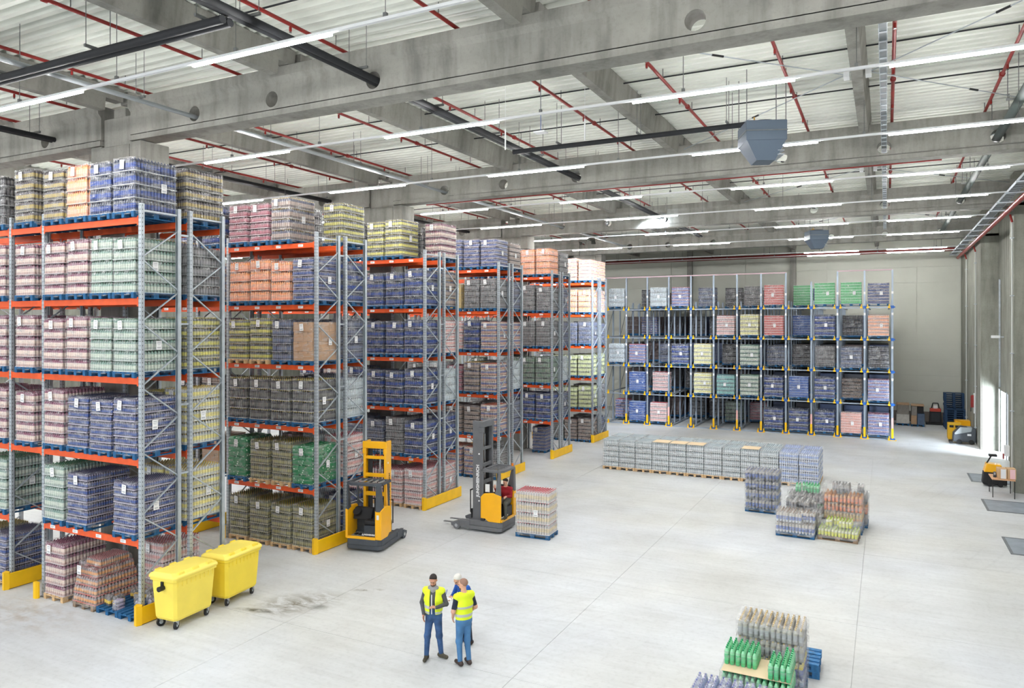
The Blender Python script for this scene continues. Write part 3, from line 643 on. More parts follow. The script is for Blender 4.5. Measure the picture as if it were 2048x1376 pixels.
# ------------------------------------------------------------ PALLET RACKS
LV = [0.0, 1.93, 3.83, 5.75, 7.63, 9.54]
XE = -15.6; DP = 5.96; FR = [-15.6, -19.37, -20.82, -24.6]
PH = 9.86; PWX = .1; PD = .09
def post_mesh():
    mb = MB().box(-.05, 0, 0, .05, .012, PH).box(-.05, .012, 0, -.038, PD, PH).box(.038, .012, 0, .05, PD, PH).box(-.05, PD - .008, 0, -.02, PD, PH).box(.02, PD - .008, 0, .05, PD, PH)
    k = .1
    while k < PH - .05:
        for s_ in (-1, 1): mb.box(s_ * .026 - .007, -.0012, k, s_ * .026 + .007, 0, k + .032, 1)
        mb.box(.05, .03, k, .0512, .045, k + .03, 1); k += .1
    me = mb.mesh('upright'); me.materials.append(M_GALV); me.materials.append(M_HOLE); return me
POST = post_mesh(); FOOT = MB().box(-.08, -.03, 0, .08, .13, .012).mesh('foot_plate'); FOOT.materials.append(M_GALVD)
FD = 1.1
def brace_mesh(kind, L):
    return MB().bar((0, 0, 0), (0, FD - .1, L), .025, .035, up=(1, 0, 0)).mesh('brace')
BR_UP = MB().bar((0, 0, 0), (0, FD - .12, .70), .028, .04, up=(1, 0, 0)).mesh('brace'); BR_UP.materials.append(M_GALV)
BR_DN = MB().bar((0, 0, .70), (0, FD - .12, 0), .028, .04, up=(1, 0, 0)).mesh('brace'); BR_DN.materials.append(M_GALV)
BEAM = {}
def beam_mesh(L):
    k = round(L, 2)
    if k not in BEAM:
        mb = MB().box(.0, 0, -.15, L, .05, 0).box(0.0, -.004, -.19, .045, 0, .03).box(L - .045, -.004, -.19, L, 0, .03)
        BEAM[k] = mb.mesh('beam'); BEAM[k].materials.append(M_ORANGE)
    return BEAM[k]
BL = MB().box(-.1, -.003, -.115, .1, 0, -.035).box(-.08, -.004, -.1, .02, -.003, -.085, 1).box(-.08, -.004, -.075, .05, -.003, -.055, 1).mesh('beam_label'); BL.materials.append(M_PAPER); BL.materials.append(M_INK)
RN = ['nearest', 'second', 'third', 'fourth', 'fifth', 'farthest']
def rack(k, y0, rear):
    bays = [(FR[i + 1], FR[i]) for i in range(len(FR) - 1)]
    if rear and k % 2 == 0: bays = [(-18.08, XE), (-20.82, -19.55), (-24.6, -20.82)]
    if rear and k: bays = bays[:2]
    side = 'rear' if rear else 'front'
    t = thing('pallet_rack', 'orange and galvanised pallet rack, %s row of the %s double rack' % (side, RN[k]), 'rack', (0, y0, 0), group='pallet racks')
    frames = sorted({x for q in bays for x in q}, reverse=True)
    for x in frames:
        obj('upright', POST, None, t, (x, 0, 0)); o = obj('upright', POST, None, t, (x, FD, 0)); o.rotation_euler = (0, 0, math.pi)
        obj('foot_plate', FOOT, None, t, (x, 0, 0)); obj('foot_plate', FOOT, None, t, (x, FD - .1, 0))
        z = .25; i = 0
        while z + .7 < PH:
            obj('brace', (BR_UP if (i % 2) != rear else BR_DN), None, t, (x, .06, z)); z += .76; i += 1
        obj('tie_bar', MB().box(x - .02, .05, PH - .18, x + .02, FD - .05, PH - .14), M_GALV, t) if x == XE else None
    for i, (x0, x1) in enumerate(bays):
        L = x1 - x0 - .1
        for li, z in enumerate(LV[1:], 1):
            if i == 1 and li == 1: continue
            for yy, fl_ in ((-.05 + .05, 0), (FD, 1)):
                o = obj('beam', beam_mesh(L), None, t, (x0 + .05 if not fl_ else x1 - .05, yy - (.002 if not fl_ else -.002), z), math.pi if fl_ else 0)
                if (not rear) != bool(fl_) and i != 1 and li in ((1,) if k == 0 else (1, 2, 3, 4, 5)):
                    for q in range(4): obj('beam_label', BL, None, o, ((q + .35) * L / 4 + .05, 0, 0))
    if not rear:
        for z in (1.0, 3.3, 5.0, 7.0, 9.2):
            for x in frames[:1]: obj('row_spacer', MB().box(x - .02, FD, z, x + .02, FD + .25, z + .05), M_GALV, t)
    return t
def guard(x, y0, y1, label):
    t = thing('rack_guard', label, 'guard', (x, y0, 0), group='yellow rack end guards')
    obj('guard_board', MB().box(.0, 0, .02, .05, y1 - y0, .42), M_YELG, t, bevel=.008)
    obj('end_return', MB().prism([(-.16, .0), (-.1, -.1), (.0, -.12), (.05, 0), (0, .05), (-.14, .04)], 'z', 0, .46), M_YELG, t, bevel=.006)
    obj('foot_rail', MB().box(-.05, .05, 0, .0, y1 - y0, .06), M_YELG, t)
    return t
SLX = [-16.08, -16.98, -17.9, -18.85]           # slot centres from the aisle end
SLOTW = ['slot at aisle end', 'second slot from aisle end', 'third slot from aisle end', 'fourth slot from aisle end', 'bay over the passage', 'beyond the passage', 'far beyond the passage']
SLX_ALL = SLX + [-20.09, -21.35, -22.25]
LW = ['floor level', 'first beam', 'second beam', 'third beam', 'fourth beam', 'top beam']
# front rows: per rack, per level (0 floor .. 5 top): slots 0..6 from the aisle end
A_ = None
F = {
 0: {5: ['blue', 'blue', 'orange', 'dark', 'dark', 'black', 'black'], 4: ['green', 'green', 'rose', 'rose', 'rose', 'rose', 'rose'], 3: ['green', 'green', 'rose', 'rose', 'rose', 'rose', 'rose'],
     2: ['indigo', 'indigo', 'indigo', 'rose', 'rose', 'rose', 'rose'], 1: ['indigo', A_, 'indigo', 'green', A_, 'green', 'green'], 0: [A_, A_, A_, 'rose', A_, 'indigo', 'olive']},
 1: {5: [A_, 'stone', 'wine', 'wine', 'blue', 'indigo', A_], 4: ['indigo', 'orange', 'orange', 'orange', 'mixed', 'rose', A_], 3: ['carton', 'slate', 'yellow', 'yellow', 'rose', 'mixed', A_],
     2: ['night'] * 4 + ['brown', 'grey', A_], 1: ['emerald', 'olive', 'olive', 'emerald', 'carton', 'olive', A_], 0: ['olive'] * 4 + [A_, 'olive', A_]},
 2: {5: [A_, 'yellow', 'yellow', 'grey', 'slate', A_, A_], 4: ['blue'] * 4 + ['mixed', 'pink', A_], 3: ['blue'] * 4 + ['red', 'blue', A_], 2: ['blue'] * 4 + ['rose', 'blue', A_], 1: ['blue', 'grey', 'slate', 'slate', 'grey', A_, A_], 0: ['pink'] * 4 + [A_, A_, A_]},
 3: {5: ['indigo', 'indigo', 'indigo', 'slate', 'grey', A_, A_], 4: ['grey', 'grey', 'tan', 'brown', 'grey', A_, A_], 3: ['mixed', 'blue', 'pink', 'mixed', 'brown', A_, A_], 2: ['mixed', 'stone', 'wine', 'clear', 'grey', A_, A_], 1: ['mixed', 'brown', 'brown', 'brown', 'grey', A_, A_], 0: ['grey', 'mixed', 'mixed', 'grey', A_, A_, A_]},
 4: {5: ['orange', 'orange', 'orange', 'indigo', 'brown', A_, A_], 4: ['grey', 'grey', 'grey', 'grey', 'brown', A_, A_], 3: ['grey', 'grey', 'grey', 'slate', 'grey', A_, A_], 2: ['sprite', 'sprite', 'sprite', 'clear', 'sprite', A_, A_], 1: ['blue', 'blue', 'blue', 'slate', 'grey', A_, A_], 0: [A_] * 7},
 5: {5: ['peach', 'peach', 'peach', 'peach', A_, A_, A_], 4: ['orange', 'orange', 'orange', 'peach', A_, A_, A_], 3: ['slate', 'slate', 'lilac', 'grey', A_, A_, A_], 2: ['limecan', 'limecan', 'limecan', 'grey', A_, A_, A_], 1: ['limecan', 'limecan', 'limecan', 'grey', A_, A_, A_], 0: ['brown', 'brown', 'grey', 'grey', A_, A_, A_]},
}
B = {
 0: {5: ['dark', 'stone'], 4: ['grey', 'stone'], 3: ['yellow', 'grey'], 2: ['lemon', 'yellow'], 1: ['lemon', 'lemon'], 0: [A_, 'pink']},
 1: {5: ['yellow', A_, 'black', 'blue'], 4: ['blue', 'slate', 'grey', 'blue'], 3: ['slate', 'blue', 'grey', A_], 2: ['clear', 'blue', 'brown', A_], 1: ['pink', 'clear', 'brown', A_], 0: ['blue', 'clear', 'grey', A_]},
 2: {5: ['rose', 'grey'], 4: ['stone', 'slate'], 3: ['pink', 'mixed'], 2: ['clear', 'slate'], 1: ['blue', 'grey'], 0: ['pink', 'pink']},
 3: {5: ['brown', 'grey', 'grey'], 4: ['slate', 'grey', A_], 3: ['mixed', 'slate', A_], 2: ['clear', 'grey', A_], 1: ['slate', 'grey', A_], 0: [A_, 'grey', A_]},
 4: {5: ['grey', 'slate'], 4: ['slate', 'grey'], 3: ['slate', 'grey'], 2: ['clear', 'grey'], 1: ['slate', 'indigo'], 0: [A_, 'indigo']},
 5: {5: ['peach', 'peach', 'grey'], 4: ['peach', 'grey', A_], 3: ['slate', 'slate', A_], 2: ['limecan', 'grey', A_], 1: ['grey', 'grey', A_], 0: ['slate', 'grey', A_]},
}
for k in range(6):
    y0 = 11.42 + DP * k
    rack(k, y0, False); rack(k, y0 + FD + .25, True)
    guard(XE + .1, y0 - .05, y0 + 2.5, 'yellow steel floor guard across the aisle end of the %s double rack' % RN[k])
    g2 = thing('post_guard', 'small yellow post protector at the passage foot of the %s rack' % RN[k], 'guard', (FR[1] - .06, y0 - .14, 0)); obj('shield', MB().prism([(-.07, 0), (-.04, -.05), (.06, -.05), (.1, 0), (.1, .04), (-.07, .04)], 'z', 0, .42), M_YELG, g2, bevel=.006)
    guard(FR[2] + .1, y0 - .1, y0 + 1.2, 'yellow steel floor guard along the passage side of the %s rack' % RN[k])
    for rear, tab in ((0, F[k]), (1, B[k])):
        for li, row in tab.items():
            for si, key in enumerate(row):
                if not key: continue
                z = LV[li] + (.002 if li else .001)
                if rear and k % 2 == 0 and si > 1: continue
                wd = V[key][0]
                pal = 'w' if (k in (1, 2) and li == 0) or (k == 1 and li == 1 and key == 'olive') or (k == 1 and li == 3 and key == 'yellow') or (k == 0 and li == 0) else 'b'
                if rear: lab = '%s pallet, rear row, %s, %s, %s rack' % (wd, SLOTW[si].replace(' from aisle end', ''), LW[li], RN[k])
                else: lab = '%s pallet, %s, %s, %s rack' % (wd, SLOTW[si], LW[li], RN[k])
                tilt = {(0, 2, 0): -.05, (0, 2, 1): .07, (0, 2, 2): .06, (0, 1, 0): .02, (0, 4, 2): .03, (0, 4, 3): .05}.get((k, li, si), 0) if not rear else 0
                yc = y0 + .55 + (FD + .25 if rear else 0) - (.03 if not rear else -.03)
                load(key, (SLX_ALL[si] + random.uniform(-.02, .02), yc + random.uniform(-.015, .02) * (1 if not rear else .5), z), lab, pal=pal, tilt=tilt, wob=.012 if key in ('indigo', 'olive') else .005,
                     group='pallets stored in the orange racks', nl=(7 if key == 'rose' and False else None), side=(si == 0 and not rear and k < 2) or None)

# ------------------------------------------------------------ DEEP SHUTTLE RACK AT THE FAR END
SX0, SY0, SW = -17.95, 50.2, 18.3 / 12; SZ = [.12, 2.22, 4.2, 6.17, 8.15]; STOP = 10.35
ds = thing('shuttle_rack', 'deep grey lane rack with blue nodes and yellow guides before the far wall', 'rack', (0, SY0, 0))
M_LANE = mat('lane_post', srgb(150, 162, 176), .4, .35); M_PINK = mat('top_rail', srgb(206, 176, 186), .5)
sp_ = MB().box(-.05, 0, 0, .05, .09, STOP).box(-.052, -.004, 8.9, .052, 0, 9.05, 1).box(-.052, -.004, 7.6, .052, 0, 7.75, 1).box(-.052, -.004, 5.55, .052, 0, 5.7, 1).box(-.052, -.004, 3.6, .052, 0, 3.75, 1).mesh('upright'); sp_.materials.append(M_LANE); sp_.materials.append(M_PAPER)
sp_s = MB().box(-.05, 0, 0, .05, .09, 8.4).mesh('upright'); sp_s.materials.append(M_LANE)
sp_m = MB().box(-.05, 0, 0, .05, .09, 8.6).mesh('upright'); sp_m.materials.append(M_LANE)
rail = MB().box(-.02, 0, -.05, .02, 9.6, .03).box(-.06, 0, -.05, .06, 9.6, -.035).mesh('rail'); rail.materials.append(M_GALV)
node = MB().box(-.15, -.03, -.1, .15, .06, -.02).box(-.09, -.035, -.14, .09, .06, .03).mesh('node_bracket'); node.materials.append(M_BLUE)
gl_ = MB().box(-.03, -.06, -.12, .06, .12, -.02).box(-.03, -.06, -.02, .02, .12, .13).box(-.08, -.05, -.12, -.03, .1, -.04).mesh('pallet_guide'); gl_.materials.append(M_YELG)
cross = MB().box(0, 0, -.12, SW - .1, .06, -.05).mesh('cross_rail'); cross.materials.append(M_LANE)
base = MB().box(-.22, -.12, 0, .22, .1, .03, 1).box(-.12, -.1, .03, .12, .1, .12).mesh('base_plate'); base.materials.append(M_BLUE); base.materials.append(M_YELG)
prot = MB().prism([(-.06, .0), (-.06, -.04), (.06, -.04), (.06, 0)], 'z', .12, .72).mesh('post_shield'); prot.materials.append(M_YELG)
protr = MB().prism([(-.055, .0), (-.055, -.02), (.055, -.02), (.055, 0)], 'z', .72, 1.35).mesh('post_shield'); protr.materials.append(mat('pale_red', srgb(230, 180, 176), .5))
dbr = MB().bar((0, 0, 0), (0, 1.5, 1.9), .03, .03, up=(1, 0, 0)).mesh('brace'); dbr.materials.append(M_GALVD)
for i in range(13):
    x = SX0 + i * SW; short = i == 9
    obj('upright', sp_ if not short else MB().box(-.05, 0, 0, .05, .09, 9.75).mesh('upright'), None if not short else M_LANE, ds, (x, 0, 0))
    for j in range(1, 7): obj('upright', sp_m, None, ds, (x, j * 1.55, 0))
    obj('base_plate', base, None, ds, (x, 0, 0)); obj('post_shield', prot, None, ds, (x, 0, 0))
    if i % 3 == 0: obj('post_shield', protr, None, ds, (x, 0, 0))
    for z in SZ:
        obj('node_bracket', node, None, ds, (x, 0, z))
        if i < 12: obj('rail', rail, None, ds, (x + .17, 0, z)); obj('pallet_guide', gl_, None, ds, (x + .18, 0, z)); obj('cross_rail', cross, None, ds, (x + .05, .03, z))
        if i > 0: obj('rail', rail, None, ds, (x - .17, 0, z)); o = obj('pallet_guide', gl_, None, ds, (x - .18, 0, z)); o.scale = (-1, 1, 1)
        if z < 8 and i < 12:
            obj('brace', dbr, None, ds, (x, .1, z)); obj('brace', dbr, None, ds, (x, 3.2, z))
for a, b in ((0, 8), (10, 12)): obj('top_rail', MB().box(SX0 + a * SW, .01, STOP - .02, SX0 + b * SW, .08, STOP + .05), M_PINK, ds)
LANE = ['first lane from left', 'second lane from left', 'third lane from left', 'fourth lane from left', 'fifth lane from left', 'sixth lane from left', 'sixth lane from right', 'fifth lane from right', 'fourth lane from right', 'third lane from right', 'second lane from right', 'first lane from right']
TW = ['bottom level', 'second level', 'third level', 'fourth level', 'top level']
S = {4: [('clear', 0), ('black', 3), ('clear', 0), ('lilac', 0), ('slate', 1.4), ('black', 3), ('grey', 1.6), ('red', 0), ('lime', 2.6), ('lime', 0), ('lime', 0), ('indigo', 0)],
     3: [0, ('indigo', 3), 0, ('black', 5), ('black', 5), ('pink', 0), ('cream', 0), ('red', 0), ('cobalt', 2.2), ('blue', 0), ('black', 2), ('peach', 0)],
     2: [('clear', 0), ('lilac', 0), ('slate', 2.6), ('blue', 0), ('cream', 0), ('black', 2), ('green', 0), ('slate', 1.2), ('black', 2), ('grey', .4), ('slate', 0), ('black', .5)],
     1: [0, ('cobalt', 0), ('pink', .6), ('black', 4), ('cream', 0), ('teal', 0), ('green', 0), ('blue', 0), ('cobalt', 0), ('blue', 0), ('brown', 1.1), ('lilac', 0)],
     0: [('lilac', 1.5), ('cobalt', 0), ('pink', 0), ('black', 5), ('black', 5), ('sprite', 3), ('wine', 4), ('blue', 0), ('blue', 0), ('blue', 0), ('salmon', 0), ('lilac', 0)]}
for lv, row in S.items():
    for i, it in enumerate(row):
        if not it: continue
        key, back = it; d_ = 'set back, ' if back else ''
        load(key, (SX0 + (i + .5) * SW, SY0 + .45 + back, SZ[lv] + .032), '%s pallet, %s%s, %s, far deep rack' % (V[key][0], d_, LANE[i], TW[lv]), rz=R(-90), group='pallets stored in the deep rack lanes', front=False, side=(back == 0))

# dark filler stock added deep inside the lanes to darken their interior
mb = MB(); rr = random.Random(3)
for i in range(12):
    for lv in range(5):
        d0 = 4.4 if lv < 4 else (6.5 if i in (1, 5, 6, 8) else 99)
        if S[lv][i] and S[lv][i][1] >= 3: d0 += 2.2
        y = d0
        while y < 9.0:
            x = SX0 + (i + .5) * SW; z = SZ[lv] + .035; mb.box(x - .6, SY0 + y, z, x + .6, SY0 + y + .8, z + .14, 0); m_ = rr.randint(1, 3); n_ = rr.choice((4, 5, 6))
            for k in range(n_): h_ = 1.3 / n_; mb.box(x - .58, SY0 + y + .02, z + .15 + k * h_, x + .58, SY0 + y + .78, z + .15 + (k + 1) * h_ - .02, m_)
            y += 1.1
o = obj('lane_filler_pallets', mb, [M_PALB, mat('deep_a', srgb(64, 64, 70), .5), mat('deep_b', srgb(60, 70, 96), .5), mat('deep_c', srgb(92, 80, 78), .5)])
o['kind'] = 'stuff'; tag(o, 'dark rows of pallets deep inside the far rack lanes, added to darken them', 'pallets')
# ------------------------------------------------------------ FLOOR STACKS
V['water'] = ('clear water bottle', 5, 1.3, 'b', ((178, 188, 192), (216, 222, 226), (172, 184, 190), (206, 216, 220)), (250, 251, 252))
V['waterblue'] = ('blue-labelled water bottle', 5, 1.3, 'b', ((196, 206, 220), (160, 180, 226), (204, 212, 226), (150, 170, 220)), (240, 242, 248))
V['redcap'] = ('red-capped cream bottle', 4, 1.4, 'b', ((206, 200, 196), (222, 206, 170), (206, 200, 200), (200, 40, 60)), (232, 230, 230))
M_CARDT = mat('card_sheet', srgb(226, 204, 170), .8)
ORDN = ['first', 'second', 'third', 'fourth', 'fifth', 'sixth', 'seventh', 'eighth', 'ninth', 'tenth', 'eleventh', 'twelfth']
for r in range(2):
    for i in range(12):
        key = 'waterblue' if i >= 10 else 'water'
        t = load(key, (-11.93 + i * .815, 34.62 + r * 1.24, .001), '%s pallet, %s from left in the %s row of the floor block' % (V[key][0], ORDN[i], 'front' if r == 0 else 'back'), pal='w', group='water pallets blocked on the floor', film=M_FILMW, front=False, side=False)
        if r == 0 and i in (3, 4, 5, 8): obj('card_sheet', MB().box(-.38, -.55, 0, .38, .3, .006), M_CARDT, t, (0, 0, 1.3 + .144 + .014))
load('redcap', (-10.36, 22.2, .001), 'red-capped bottle pallet in white film standing behind the driven reach truck', rz=R(-90 + 3), film=M_FILMW, front=False, side=True)
# packs: shrink-wrapped sixes of bottles
PK = {}
def pack_mesh(key, nx, ny, pw, pd, h, cols, sleeve=.3):
    if key in PK: return PK[key]
    mb = MB(); px = pw / nx; py = pd / ny; r = min(px, py) / 2 * .97
    for i in range(nx):
        for j in range(ny):
            mb.lathe(-pw / 2 + (i + .5) * px, -pd / 2 + (j + .5) * py, [(z * h, q * r, m) for z, q, m in [(0, .86, 0), (.06, 1, 0), (.22, 1, 1), (.56, 1, 2), (.68, .95, 2), (.79, .66, 2), (.86, .38, 3), (.865, .44, 3), (.955, .42, 3)]], 8, .5)
    # film sleeve around the six
    z0, z1 = .004, h * .93; a, b = pw / 2 - .002, pd / 2 - .002; lp = [(-a + .02, -b), (a - .02, -b), (a, -b + .02), (a, b - .02), (a - .02, b), (-a + .02, b), (-a, b - .02), (-a, -b + .02)]
    vs = [(x, y, z) for z, s_ in ((z0, 1), (h * .4, 1.0), (h * .72, .985)) for x, y in [(x * s_, y * s_) for x, y in lp]]
    mb.add(vs, [(k * 8 + i, k * 8 + (i + 1) % 8, (k + 1) * 8 + (i + 1) % 8, (k + 1) * 8 + i) for k in range(2) for i in range(8)], 4, True)
    if not key.startswith(('green', 'orange', 'yellow')):      # film drawn over the caps
        A_, B_ = pw / 2 - .002, pd / 2 - .002; lq = [(-A_ + .02, -B_), (A_ - .02, -B_), (A_, -B_ + .02), (A_, B_ - .02), (A_ - .02, B_), (-A_ + .02, B_), (-A_, B_ - .02), (-A_, -B_ + .02)]
        vs = [(x * s_, y * q_, z) for z, s_, q_ in ((h * .72, .985, .985), (h * .93, .84, .88), (h * .975, .62, .7)) for x, y in lq]
        mb.add(vs, [(k * 8 + i, k * 8 + (i + 1) % 8, (k + 1) * 8 + (i + 1) % 8, (k + 1) * 8 + i) for k in range(2) for i in range(8)] + [tuple(range(16, 24))], 5, True)
    me = mb.mesh('bottle_pack')
    for n_, c in zip(('base', 'label', 'shoulder', 'cap'), cols): me.materials.append(mat('pk_%s_%s' % (key, n_), srgb(*c), .3, spec=.6))
    me.materials.append(M_FILM); me.materials.append(M_FILMW); PK[key] = me; return me
PC = {'gold': ((150, 150, 150), (176, 178, 186), (176, 172, 160), (206, 176, 110)), 'cola': ((36, 62, 140), (44, 76, 176), (232, 210, 70), (60, 70, 110)), 'green': ((60, 186, 116), (84, 200, 136), (150, 222, 176), (40, 160, 100)),
      'navy': ((90, 110, 160), (60, 84, 160), (150, 166, 206), (50, 70, 160)), 'blue': ((96, 104, 120), (62, 94, 170), (150, 150, 150), (70, 80, 130)), 'fizz': ((200, 206, 214), (70, 104, 184), (196, 188, 176), (120, 90, 70)),
      'orange': ((236, 130, 80), (240, 146, 100), (226, 170, 120), (176, 120, 60)), 'yellow': ((214, 220, 60), (224, 226, 70), (226, 228, 190), (160, 190, 60)), 'smoke': ((90, 90, 96), (130, 130, 136), (150, 144, 140), (50, 50, 54)),
      'juice': ((232, 150, 80), (226, 190, 90), (226, 200, 150), (150, 110, 60))}
def packload(name, label, cx, cy, rz, layers, h, pal='b', w=1.2, d=.8, cat='pallet', wrap=None, wfilm=None, card=None, z0=0.001, group=None):
    "layers: (colour, columns, rows, mask or None); local x is the long side"
    t = thing(name, label, cat, (cx, cy, z0), rz, group)
    po = obj('pallet', PAL[pal], None, t); po.rotation_euler = (0, 0, R(90))
    z = .144
    for li, (key, nx, ny, mask) in enumerate(layers):
        pw, pd = w / nx, d / ny; q = (2, 3) if pd > pw else (3, 2)
        me = pack_mesh('%s%d%d%d' % (key, nx, ny, round(h * 100)), q[0], q[1], pw * .97, pd * .97, h, PC[key])
        for i in range(nx):
            for j in range(ny):
                if mask and mask[ny - 1 - j][i] == '.': continue
                if layers and li < len(layers) - 1 and 0 < i < nx - 1 and 0 < j < ny - 1 and not layers[li + 1][3]: continue
                obj('bottle_pack', me, None, t, (-w / 2 + (i + .5) * pw, -d / 2 + (j + .5) * pd, z), random.uniform(-.03, .03))
        z += h
        if card is not None and li == card: obj('card_sheet', MB().box(-w / 2 + .01, -d / 2 + .01, 0, w / 2 - .01, d / 2 - .01, .006), M_CARDT, t, (0, 0, z)); z += .008
    if wrap:
        o = obj('stretch_film', wrap_mesh(wrap, z - .144, hash(wrap) % 7 + len(layers), w=w + .01, d=d + .01, m=wfilm or M_FILM), None, t)
    return t
packload('pack_pallet', 'tall pallet of gold-capped bottle packs with a yellow and blue layer', -1.95, 14.92, 0, [('navy', 6, 3, None), ('cola', 6, 3, None), ('gold', 6, 3, None), ('gold', 6, 3, None)], .305, wrap=4, wfilm=M_FILMW)
packload('pack_pallet', 'half-emptied pallet of bright green bottle packs with a card sheet', -2.05, 13.86, 0, [('green', 6, 3, None), ('green', 6, 3, None), ('green', 6, 3, ['xxx..x', 'xxx.xx', '....xx'])], .33, card=1)
_t = packload('pack_pallet', 'pallet of blue and silver bottle packs cut by the bottom edge of the picture', -2.35, 12.62, 0, [('navy', 6, 3, None), ('navy', 6, 3, None), ('navy', 6, 3, None)], .262)
obj('loose_film', wrap_mesh(1, .34, 3, w=.62, d=.82, z0=.78, m=M_FILMW), None, [o for o in COL.objects if o.get('label', '').startswith('half-emptied pallet of bright green')][0], (-.3, 0, .02))
def empty_pallet(loc, rz, label, pm, rot=None, group=None):
    t = thing('empty_pallet', label, 'pallet', loc, rz, group, rot=rot)
    w, d = .8, 1.2; hw, hd = .4, .6
    for i in range(5): x = -hw + .055 + i * (w - .11) / 4; obj('deck_board', MB().box(x - .055, -hd, .122, x + .055, hd, .144), pm, t)
    for j in range(3):
        y = -hd + .07 + j * (d - .14) / 2; obj('cross_board', MB().box(-hw, y - .07, .1, hw, y + .07, .122), pm, t)
        for i in range(3): x = -hw + .05 + i * (w - .1) / 2; obj('block', MB().box(x - .05, y - .07, .022, x + .05, y + .07, .1), pm, t)
    for i in range(3): x = -hw + .05 + i * (w - .1) / 2; obj('runner', MB().box(x - .05, -hd, 0, x + .05, hd, .022), pm, t)
    return t
PB2 = mat('faded_blue_pallet', srgb(58, 122, 176), .75, 0, .35, 10)
empty_pallet((-1.78, 16.05, .001), R(92), 'worn blue empty pallet lying on the floor behind the bottom right stack', PB2)
empty_pallet((-1.78, 16.05, .147), R(90), 'worn blue empty pallet lying on top of another behind the bottom right stack', PB2)
# group of part pallets in the middle right
packload('pack_pallet', 'tall pallet of blue-labelled bottles under crumpled film, left of the part pallets', -4.12, 29.0, R(-1), [('blue', 5, 3, None)] * 4, .36, wrap=4)
packload('pack_pallet', 'half-height pallet of blue packs under film, front left of the part pallets', -2.66, 26.2, R(-2), [('fizz', 6, 3, None), ('fizz', 6, 3, ['xxxxx.', 'xxx.xx', 'xxxx..'])], .34, wrap=2, wfilm=M_FILMW)
packload('pack_pallet', 'low pallet of yellow-green packs in white film, front right of the part pallets', -1.37, 26.35, R(-4), [('yellow', 6, 3, None), ('yellow', 6, 3, ['.xxxx.', '.x.xx.', '......'])], .25, pal='g', wrap=1, wfilm=M_FILMW)
packload('pack_pallet', 'half-height pallet of smoky bottles right behind the blue part pallet', -2.5, 27.15, R(-2), [('smoke', 6, 3, None), ('smoke', 6, 3, None), ('smoke', 6, 3, ['.xxx..', 'xxxxx.', '.x.x..'])], .29, wrap=2)
packload('pack_pallet', 'pallet of green bottle packs with loose packs on top among the part pallets', -2.5, 28.2, R(-1), [('green', 6, 3, None), ('green', 6, 3, None), ('smoke', 6, 3, None), ('green', 6, 3, ['..xxx.', '.x.xx.', '......'])], .3, wrap=3, wfilm=M_FILMW)
packload('pack_pallet', 'tall pallet of orange drink packs, back right of the part pallets', -1.28, 27.5, R(-3), [('blue', 6, 3, None), ('juice', 6, 3, None), ('orange', 5, 3, None), ('orange', 5, 3, None), ('smoke', 6, 3, ['.xxx.x', '..xx..', '..x...'])], .29, wrap=4, wfilm=M_FILMW)
packload('pack_pallet', 'tall filmed pallet of mixed packs hidden behind the orange drink packs', -1.15, 28.5, R(-1), [('smoke', 6, 3, None), ('orange', 6, 3, None), ('smoke', 6, 3, None)], .34, wrap=3, wfilm=M_FILMW)
# nearest rack, floor level: can pallet with sloping sides, empty pallets and broken packs
t = thing('can_pallet', 'sagging pallet of orange and pink bottles with sloping sides under the nearest rack', 'pallet', (-17.62, 11.95, .001))
obj('pallet', PAL['g'], None, t)
V['sag'] = ('orange and pink bottle', 5, 1.25, 'b', ((150, 130, 120), (222, 164, 112), (150, 140, 140), (206, 120, 120)), (226, 130, 120))
a_, b_, h_ = layers_of('sag')
for k, (sx, sy) in enumerate(((1.12, 1), (1.1, 1), (1.06, .97), (.86, .9), (.72, .7))):
    o = obj('layer', b_ if k > 1 else a_, None, t, (-.02 * k, .03 * k, .144 + k * .205), 0); o.scale = (sx, sy, .2 / h_)
obj('stretch_film', wrap_mesh(5, 1.02, 9, w=.92, d=1.2, slope=.24), None, t)
obj('label_sheet', LABEL, None, t, (-.15, -.6, .95))
empty_pallet((-16.75, 11.98, .001), 0, 'blue empty pallet on the floor under the nearest rack, beside the sagging bottle pallet', M_PALB)
empty_pallet((-16.05, 11.98, .001), R(1), 'blue empty pallet on the floor at the aisle end under the nearest rack', M_PALB).location.x = -15.93
PC['fruit'] = ((60, 58, 62), (226, 190, 70), (90, 84, 84), (40, 40, 44)); PC['mauve'] = ((130, 124, 150), (170, 160, 190), (160, 156, 176), (70, 70, 110))
for i, (x, y, rz, key, lay, w_) in enumerate(((-16.98, 11.62, 1.4, 'fruit', 0, 'dark pack with yellow bands at the left front corner of the blue pallet'), (-16.55, 11.55, .1, 'mauve', 1, 'mauve pack lying at the front edge between the two blue pallets'), (-16.5, 12.35, .6, 'fruit', 0, 'dark pack at the back edge of the blue pallet'), (-16.78, 11.72, .3, 'fruit', 0, 'dark and yellow bottle pack standing at the front of the blue pallet under the rack'), (-16.6, 12.0, .9, 'fruit', 1, 'dark bottle pack fallen over behind another on the blue pallet'), (-16.86, 12.25, .1, 'fruit', 0, 'dark bottle pack farther back on the blue pallet'),
        (-16.1, 11.75, .5, 'mauve', 1, 'mauve film-wrapped bottle pack lying at the aisle end of the empty pallets'), (-15.85, 12.0, -.3, 'mauve', 0, 'mauve bottle pack beside the end post of the nearest rack'), (-16.2, 12.2, .2, 'smoke', 0, 'smoky bottle pack behind the mauve packs under the nearest rack'))):
    me = pack_mesh(key + 'loose', 2, 3, .18, .27, .24, PC[key])
    o = obj('bottle_pack', me, None, None, (x, y, .147 + (.09 if lay else 0)), rz); 
    if lay: o.rotation_euler = (R(90), 0, rz); o.location.y += .1
    tag(o, w_, 'bottle pack')

